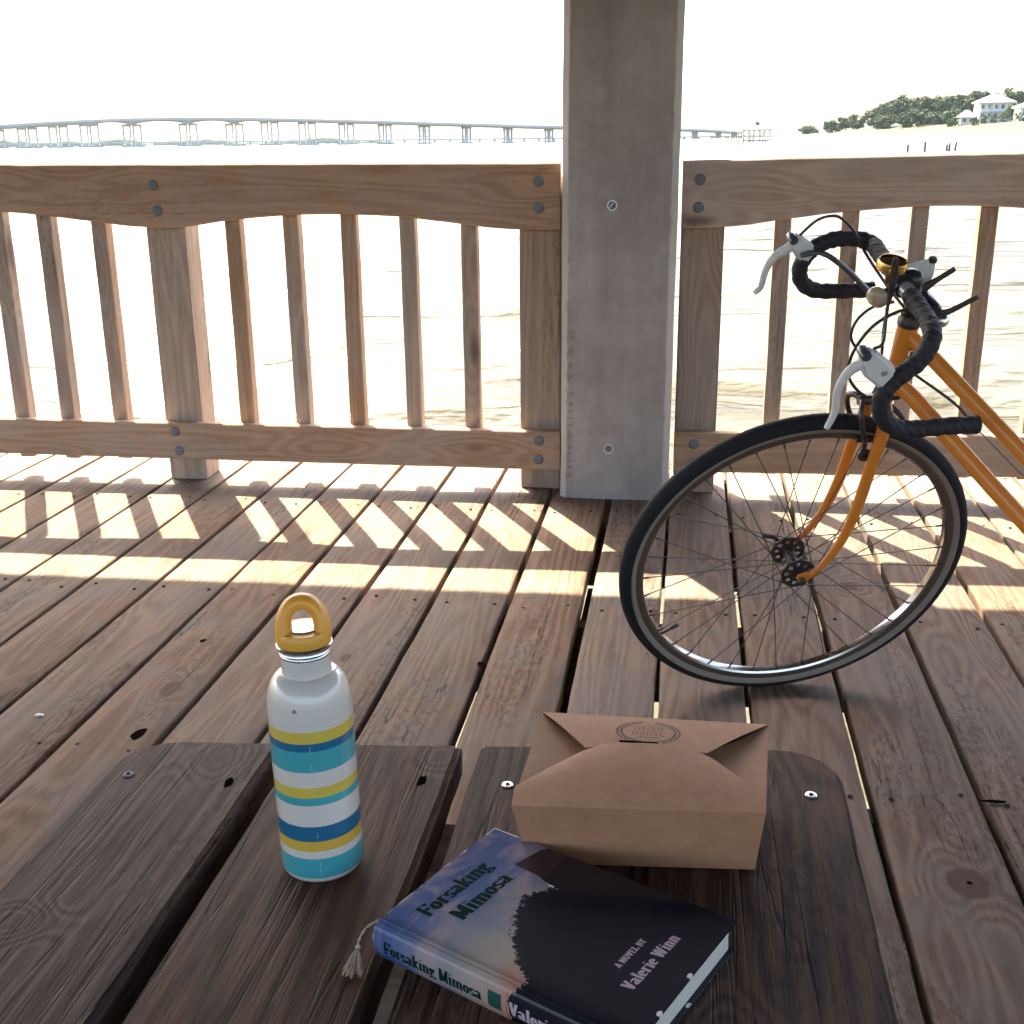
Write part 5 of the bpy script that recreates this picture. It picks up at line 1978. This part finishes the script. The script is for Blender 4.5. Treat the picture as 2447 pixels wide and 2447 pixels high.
# near marsh spit
mv = []
MS = [(52, 224), (60, 216), (80, 210), (120, 205), (125, 290), (90, 285), (70, 276), (64, 255), (56, 240)]
cx_, cy_ = np.mean([p[0] for p in MS]), np.mean([p[1] for p in MS])
mv = [(cx_, cy_, WATER_Z + .5)] + [(x_, y_, WATER_Z - .1) for x_, y_ in MS] + [(cx_ + (x_ - cx_) * .9, cy_ + (y_ - cy_) * .9, WATER_Z + .25) for x_, y_ in MS]
nm = len(MS)
M['marsh'] = plain('marsh_grass', (0.040, 0.044, 0.010), .95, 0, .3, .8)
mo = mesh('marsh_bank', mv, [(0, 1 + nm + k, 1 + nm + (k + 1) % nm) for k in range(nm)] + [(1 + k, 1 + (k + 1) % nm, 1 + nm + (k + 1) % nm, 1 + nm + k) for k in range(nm)], M['marsh'])
tag(mo, kind='structure')


# ---- trees on the bank
def leaf_mat(name, a, b):
    t = NT(name)
    g_ = t.n('NewGeometry')
    nz = t.noise(g_.outputs['Position'], .9, 3, .6)
    rp = g_.outputs['Random Per Island']
    f = t.math('ADD', t.math('MULTIPLY', nz, .6), t.math('MULTIPLY', rp, .4))
    t.col(t.mix(f, a, b))
    t.rough(.8)
    t.b.inputs['Specular IOR Level'].default_value = .2
    return t.m


M['oak'] = leaf_mat('oak_leaves', (0.022, 0.035, 0.014), (0.085, 0.105, 0.052))
M['oak2'] = leaf_mat('oak_leaves_pale', (0.032, 0.045, 0.020), (0.115, 0.135, 0.070))
M['bark'] = plain('bark', (0.08, 0.065, 0.05), .95, 0, .3, 2)


def crown_mesh(name, h, rx, base, nleaf, size, seed, mat):
    r = np.random.default_rng(seed)
    ncl = 34
    cl = []
    for _ in range(ncl):
        a = r.uniform(0, 2 * pi)
        zf = r.uniform(0, 1)
        rad = rx * (0.35 + .65 * sqrt(max(0, 1 - (zf * 1.05 - .25) ** 2 / 1.0))) * r.uniform(.25, .95)
        cl.append((rad * cos(a), rad * sin(a), base + (h - base) * (.12 + .82 * zf), rx * r.uniform(.22, .40)))
    vs, fs = [], []
    for k in range(nleaf):
        c0 = cl[r.integers(ncl)]
        d_ = r.normal(size=3)
        d_ /= np.linalg.norm(d_)
        q = r.uniform(.55, 1.0)
        p = np.array(c0[:3]) + d_ * c0[3] * q * np.array([1, 1, .8])
        nrm = d_ + r.normal(size=3) * .6
        nrm /= np.linalg.norm(nrm)
        u = np.cross(nrm, [0.2, .3, 1.0]); u /= np.linalg.norm(u)
        v = np.cross(nrm, u)
        s = size * r.uniform(.5, 1.2)
        k0 = len(vs)
        vs += [tuple(p - u * s), tuple(p + v * s * .6), tuple(p + u * s), tuple(p - v * s * .6)]
        fs.append((k0, k0 + 1, k0 + 2, k0 + 3))
    me = bpy.data.meshes.new(name)
    me.from_pydata(vs, [], fs)
    me.materials.append(mat)
    return me


def tree(x, y, top, rx, label, seed, mat='oak', nleaf=2600, group='oak trees along the far bank'):
    gz = ground_z(x, y) - .2
    h = top - gz
    t = empty('oak_tree', (x, y, gz), label, 'tree', group)
    me = crown_mesh('crown', h, rx * 1.18, h * .06, nleaf, max(.5, rx * .12), seed, M[mat])
    place_mesh('crown', me, (x, y, gz), t)
    tb2 = MB()
    r = np.random.default_rng(seed + 500)
    tb2.tube([(x, y, gz), (x + .2, y, gz + h * .22), (x - .2, y, gz + h * .5), (x, y, gz + h * .8)], [h * .035, h * .026, h * .016, .05], 7)
    for k in range(5):
        a = r.uniform(0, 2 * pi)
        z0 = gz + h * r.uniform(.2, .5)
        L = rx * r.uniform(.5, .8)
        tb2.tube([(x, y, z0), (x + L * .5 * cos(a), y + L * .5 * sin(a), z0 + h * .12), (x + L * cos(a), y + L * sin(a), z0 + h * .2)], [h * .014, h * .009, .04], 5)
    tb2.obj('trunk', M['bark'], t)
    return t


TREES = [
    (90.9, 995.9, 8.9, 6.5, 'small far tree standing alone by the low shore', 'oak2'),
    (86.7, 795.3, 10.4, 5.2, 'low round tree at the left end of the wooded bank', 'oak'),
    (94.4, 784.3, 13.0, 5.5, 'second tree from the left end of the wooded bank', 'oak'),
    (97.9, 753.7, 13.4, 4.6, 'third tree from the left on the wooded bank', 'oak2'),
    (103.4, 732.7, 16.0, 5.2, 'fourth tree from the left where the bank trees start rising', 'oak'),
    (109.5, 711.6, 20.2, 6.0, 'tall oak at the left shoulder of the tree line', 'oak2'),
    (117.2, 710.4, 22.4, 6.4, 'highest oak of the left half of the tree line', 'oak'),
    (123.1, 699.2, 21.4, 5.8, 'broad oak just right of the highest left oak', 'oak2'),
    (129.5, 698.1, 20.2, 5.4, 'lower oak in the dip of the tree line', 'oak'),
    (132.9, 687.3, 21.0, 5.4, 'oak left of the white garage roof', 'oak2'),
    (138.1, 686.2, 21.8, 5.6, 'oak rising right above the white garage roof', 'oak'),
    (141.2, 675.4, 21.2, 5.0, 'oak close to the left wall of the tall house', 'oak'),
    (153.6, 703.4, 24.4, 6.2, 'tall oak behind the left of the white hipped roof', 'oak2'),
    (159.9, 702.0, 23.4, 6.0, 'tall oak behind the right of the white hipped roof', 'oak'),
    (149.5, 606.0, 15.2, 4.6, 'dark oak in front of the tall white house', 'oak'),
    (167.4, 679.7, 24.4, 6.2, 'tall oak between the two white houses', 'oak'),
    (176.8, 678.3, 23.9, 6.2, 'tall oak above the house at the right edge', 'oak2'),
    (106.0, 722.0, 17.5, 5.4, 'oak filling the gap at the left shoulder of the tree line', 'oak'),
    (126.5, 712.0, 21.0, 6.0, 'oak behind the dip of the tree line', 'oak2'),
    (135.5, 705.0, 21.5, 6.0, 'oak behind the garage end of the tree line', 'oak'),
    (147.0, 700.0, 22.5, 6.0, 'oak behind the left corner of the tall house', 'oak'),
    (118.0, 672.0, 14.0, 4.8, 'low front oak in the middle of the tree line foot', 'oak'),
    (131.5, 662.0, 13.5, 4.6, 'low front oak just left of the garage', 'oak2'),
    (104.0, 700.0, 11.5, 4.6, 'low oak at the left foot of the tall oaks', 'oak2'),
    (125.0, 668.0, 13.0, 4.5, 'low front oak at the foot of the tree line', 'oak2'),
    (112.5, 684.0, 12.5, 4.5, 'low front oak near the grass below the tall oaks', 'oak'),
]
for i, (x_, y_, tp, rx_, lb, mt) in enumerate(TREES):
    tree(x_, y_, tp, rx_, lb, 40 + i, mt)

# shrubs along the bank
SHR = [(124.5, 628, 1.9, 'round shrub below the left end of the garage'), (127.3, 626, 2.3, 'larger round shrub below the garage'), (131.0, 604, 1.9, 'dark shrub below the corner of the tall house'), (134.8, 603, 2.3, 'wide shrub on the bank below the tall house'), (138.6, 600, 2.0, 'narrow shrub below the tall house porch'), (143.0, 598, 2.7, 'big shrub below the right of the tall house'), (147.3, 596, 2.3, 'shrub just left of the house at the right edge'), (139.8, 560, 2.6, 'shrub in front of the house at the right edge')]
for i, (x_, y_, r_, lb) in enumerate(SHR):
    gz = ground_z(x_, y_) - .2
    t = empty('shrub', (x_, y_, gz), lb, 'shrub', 'shrubs on the grassy bank')
    place_mesh('foliage', crown_mesh('foliage', r_ * 1.9, r_, .1, 420, .38, 90 + i, M['oak2']), (x_, y_, gz), t)
    MB().tube([(x_, y_, gz - .2), (x_, y_, gz + r_)], [.15, .05], 6).obj('stem', M['bark'], t)

# ---- houses
M['white'] = plain('white_siding', (0.55, 0.55, 0.53), .7, 0, .05, 1)
M['wroof'] = plain('pale_metal_roof', (0.62, 0.61, 0.58), .5, 0.1, .06, .5)
M['pane'] = plain('window_glass', (0.06, 0.075, 0.085), .12, 0, .1, 1)
M['porch'] = plain('porch_shade', (0.30, 0.28, 0.26), .8, 0, .1, 1)


def house(name, x0, x1, y, dep, z0, ze, zr, label, rows, cat='house', hip=.42, mroof='wroof'):
    g0 = z0
    hs_ = empty(name, ((x0 + x1) / 2, y + dep / 2, g0), label, cat)
    MB().box(((x0 + x1) / 2, y + dep / 2, (z0 + ze) / 2), (x1 - x0, dep, ze - z0)).obj('wall', M['white'], hs_)
    ov = (x1 - x0) * .05 + .3
    a, b = x0 - ov, x1 + ov
    c2, d2 = y - ov - 1.2, y + dep + ov
    rl = (b - a) * hip
    rb_ = MB()
    rb_.add([(a, c2, ze), (b, c2, ze), (b, d2, ze), (a, d2, ze), (a + rl, (c2 + d2) / 2, zr), (b - rl, (c2 + d2) / 2, zr), (a, c2, ze - .35), (b, c2, ze - .35), (b, d2, ze - .35), (a, d2, ze - .35)],
            [(0, 1, 5, 4), (1, 2, 5), (2, 3, 4, 5), (3, 0, 4), (6, 7, 1, 0), (7, 8, 2, 1), (8, 9, 3, 2), (9, 6, 0, 3), (9, 8, 7, 6)])
    rb_.obj('roof', M[mroof], hs_)
    for zc, hh, nw in rows:
        for k in range(nw):
            xc = x0 + (x1 - x0) * (k + .5) / nw
            fr2 = MB()
            ww = (x1 - x0) / nw * .52
            for q in ((-ww / 2, 0, .12, hh), (ww / 2, 0, .12, hh)):
                fr2.box((xc + q[0], y - .06, zc), (.16, .12, hh + .2))
            for s in (-1, 1):
                fr2.box((xc, y - .06, zc + s * hh / 2), (ww + .3, .13, .16))
            f_ = fr2.obj('window', M['white'], hs_)
            MB().box((xc, y - .02, zc), (ww - .1, .06, hh - .1)).obj('pane', M['pane'], f_)
    return hs_


h1 = house('house', 136.4, 151.6, 621, 12, 5.5, 16.4, 19.9, 'tall white raised house with pale hipped roof among the oaks', [(14.3, 2.0, 5), (10.2, 2.0, 5)])
for k in range(6):
    MB().tube([(136.6 + 3.0 * k, 618.9, 5.5), (136.6 + 3.0 * k, 618.9, 16.0)], .16, 8).obj('porch_column', M['white'], h1)
MB().box((144, 619.9, 12.2), (15.4, 2.0, .35)).obj('porch_floor', M['white'], h1)
house('garage', 129.2, 135.6, 625, 8, 6.2, 9.9, 13.0, 'low white garage with pale roof left of the tall house', [(8.2, 1.6, 2)], 'garage')
h2 = house('house', 145.2, 160.5, 580, 12, 4.8, 13.2, 16.4, 'white house with pale roof cut by the right edge of view', [(11.2, 2.0, 4), (7.6, 2.0, 4)])
for k in range(5):
    MB().tube([(145.4 + 3.6 * k, 578.0, 4.8), (145.4 + 3.6 * k, 578.0, 12.9)], .16, 8).obj('porch_column', M['white'], h2)

# pavilion with blue roof
M['blue'] = plain('pale_blue_roof', (0.020, 0.052, 0.072), .6, 0, .06, .5)
pv = empty('pavilion', (46.3, 898.8, -.5), 'distant open pavilion with pale blue hipped roof by the shore', 'pavilion')
rb_ = MB()
rb_.add([(36.0, 890, 6.9), (56.6, 890, 6.9), (56.6, 908, 6.9), (36.0, 908, 6.9), (44.6, 899, 11.0), (48.0, 899, 11.0), (36.0, 890, 6.3), (56.6, 890, 6.3), (56.6, 908, 6.3), (36.0, 908, 6.3)],
        [(0, 1, 5, 4), (1, 2, 5), (2, 3, 4, 5), (3, 0, 4), (6, 7, 1, 0), (7, 8, 2, 1), (8, 9, 3, 2), (9, 6, 0, 3), (9, 8, 7, 6)])
rfo = rb_.obj('roof', M['blue'], pv)
MB().box((46.3, 899, 11.3), (2.6, 2.6, 1.4)).obj('cupola', M['blue'], rfo)
for k in range(6):
    for yy in (891, 907):
        MB().box((37 + 3.75 * k, yy, 2.4), (.6, .6, 8.2)).obj('post', M['white'], pv)
MB().box((46.3, 899, -.7), (21, 18, 1.2)).obj('platform', M['conc'], pv)

# ---- pilings
PILES = [(6.9, 419.9, 0.16), (7.6, 419.9, 0.04), (8.5, 419.9, -0.15), (9.7, 419.9, 0.43), (12.4, 419.8, 1.87), (13.4, 419.8, 3.04), (14.1, 419.8, 3.32), (15.0, 419.7, 2.9), (15.7, 419.7, 2.43), (16.6, 419.7, 3.12), (17.4, 419.6, 2.52), (19.1, 419.6, 1.8), (19.5, 419.5, 2.85), (20.4, 419.5, 2.37), (22.8, 419.4, 2.93), (23.7, 419.3, 3.04), (24.5, 419.3, 1.16)]
LOW = [(32.3, 478.9, -0.1), (36.4, 478.6, 0.09), (40.2, 478.3, -0.15), (44.3, 478.0, -0.45), (48.3, 477.6, -0.5), (56.3, 476.7, -0.3), (60.1, 476.2, -0.5), (64.1, 475.7, -0.5), (68.0, 475.2, -0.5), (72.2, 474.5, -0.45)]
NEARP = [(32.4, 192.0, -0.05, 'leftmost of the five near dark pilings beyond the right railing'), (35.5, 195.4, 0.33, 'tallest of the near dark pilings beyond the right railing'), (40.4, 203.8, -0.18, 'shorter of the two touching near pilings'), (40.75, 203.6, 0.01, 'taller of the two touching near pilings'), (42.6, 208.7, 0.24, 'rightmost leaning near piling beyond the right railing')]


def piling(x_, y_, zt, r, label, group, lean_=0.0):
    mb = MB().tube([(x_, y_, WATER_Z - 1.0), (x_ + lean_ * .5, y_, (WATER_Z + zt) / 2), (x_ + lean_, y_, zt - .05), (x_ + lean_, y_, zt)], [r * 1.05, r, r * .96, r * .7], 9)
    o = mb.obj('piling', M['pile'], None, True, 50)
    tag(o, label, 'piling', group)


for i, (x_, y_, zt) in enumerate(PILES):
    piling(x_, y_, zt, .13, 'thin weathered pile of the ruined pier cluster in front of the blue roofed pavilion', 'piles of the ruined pier', random.uniform(-.15, .15))
for i, (x_, y_, zt) in enumerate(LOW):
    piling(x_, y_, zt, .13, 'low thin stake in the spaced row of stakes off the beach', 'row of low stakes off the beach')
for x_, y_, zt, lb in NEARP:
    piling(x_, y_, zt, .16, lb, 'near dark pilings', .25 if 'leaning' in lb else 0.0)

# ---- sea air
HAZE = True
if HAZE:
    hm = bpy.data.materials.new('sea_haze')
    hm.use_nodes = True
    nt = hm.node_tree
    nt.nodes.clear()
    ou = nt.nodes.new('ShaderNodeOutputMaterial')
    pvn = nt.nodes.new('ShaderNodeVolumePrincipled')
    pvn.inputs['Color'].default_value = (0.70, 0.85, 1.0, 1)
    pvn.inputs['Density'].default_value = 0.000026
    pvn.inputs['Anisotropy'].default_value = 0.3
    nt.links.new(pvn.outputs[0], ou.inputs['Volume'])
    S = RW * 1.02
    hz = MB().box((0, (RW - 60) / 2, 19), (2 * S, RW + 160, 44)).obj('haze', hm)
    hz.data.materials.clear()
    hz.data.materials.append(hm)
    tag(hz, 'pale sea haze filling the air over the bay', 'haze', kind='stuff')
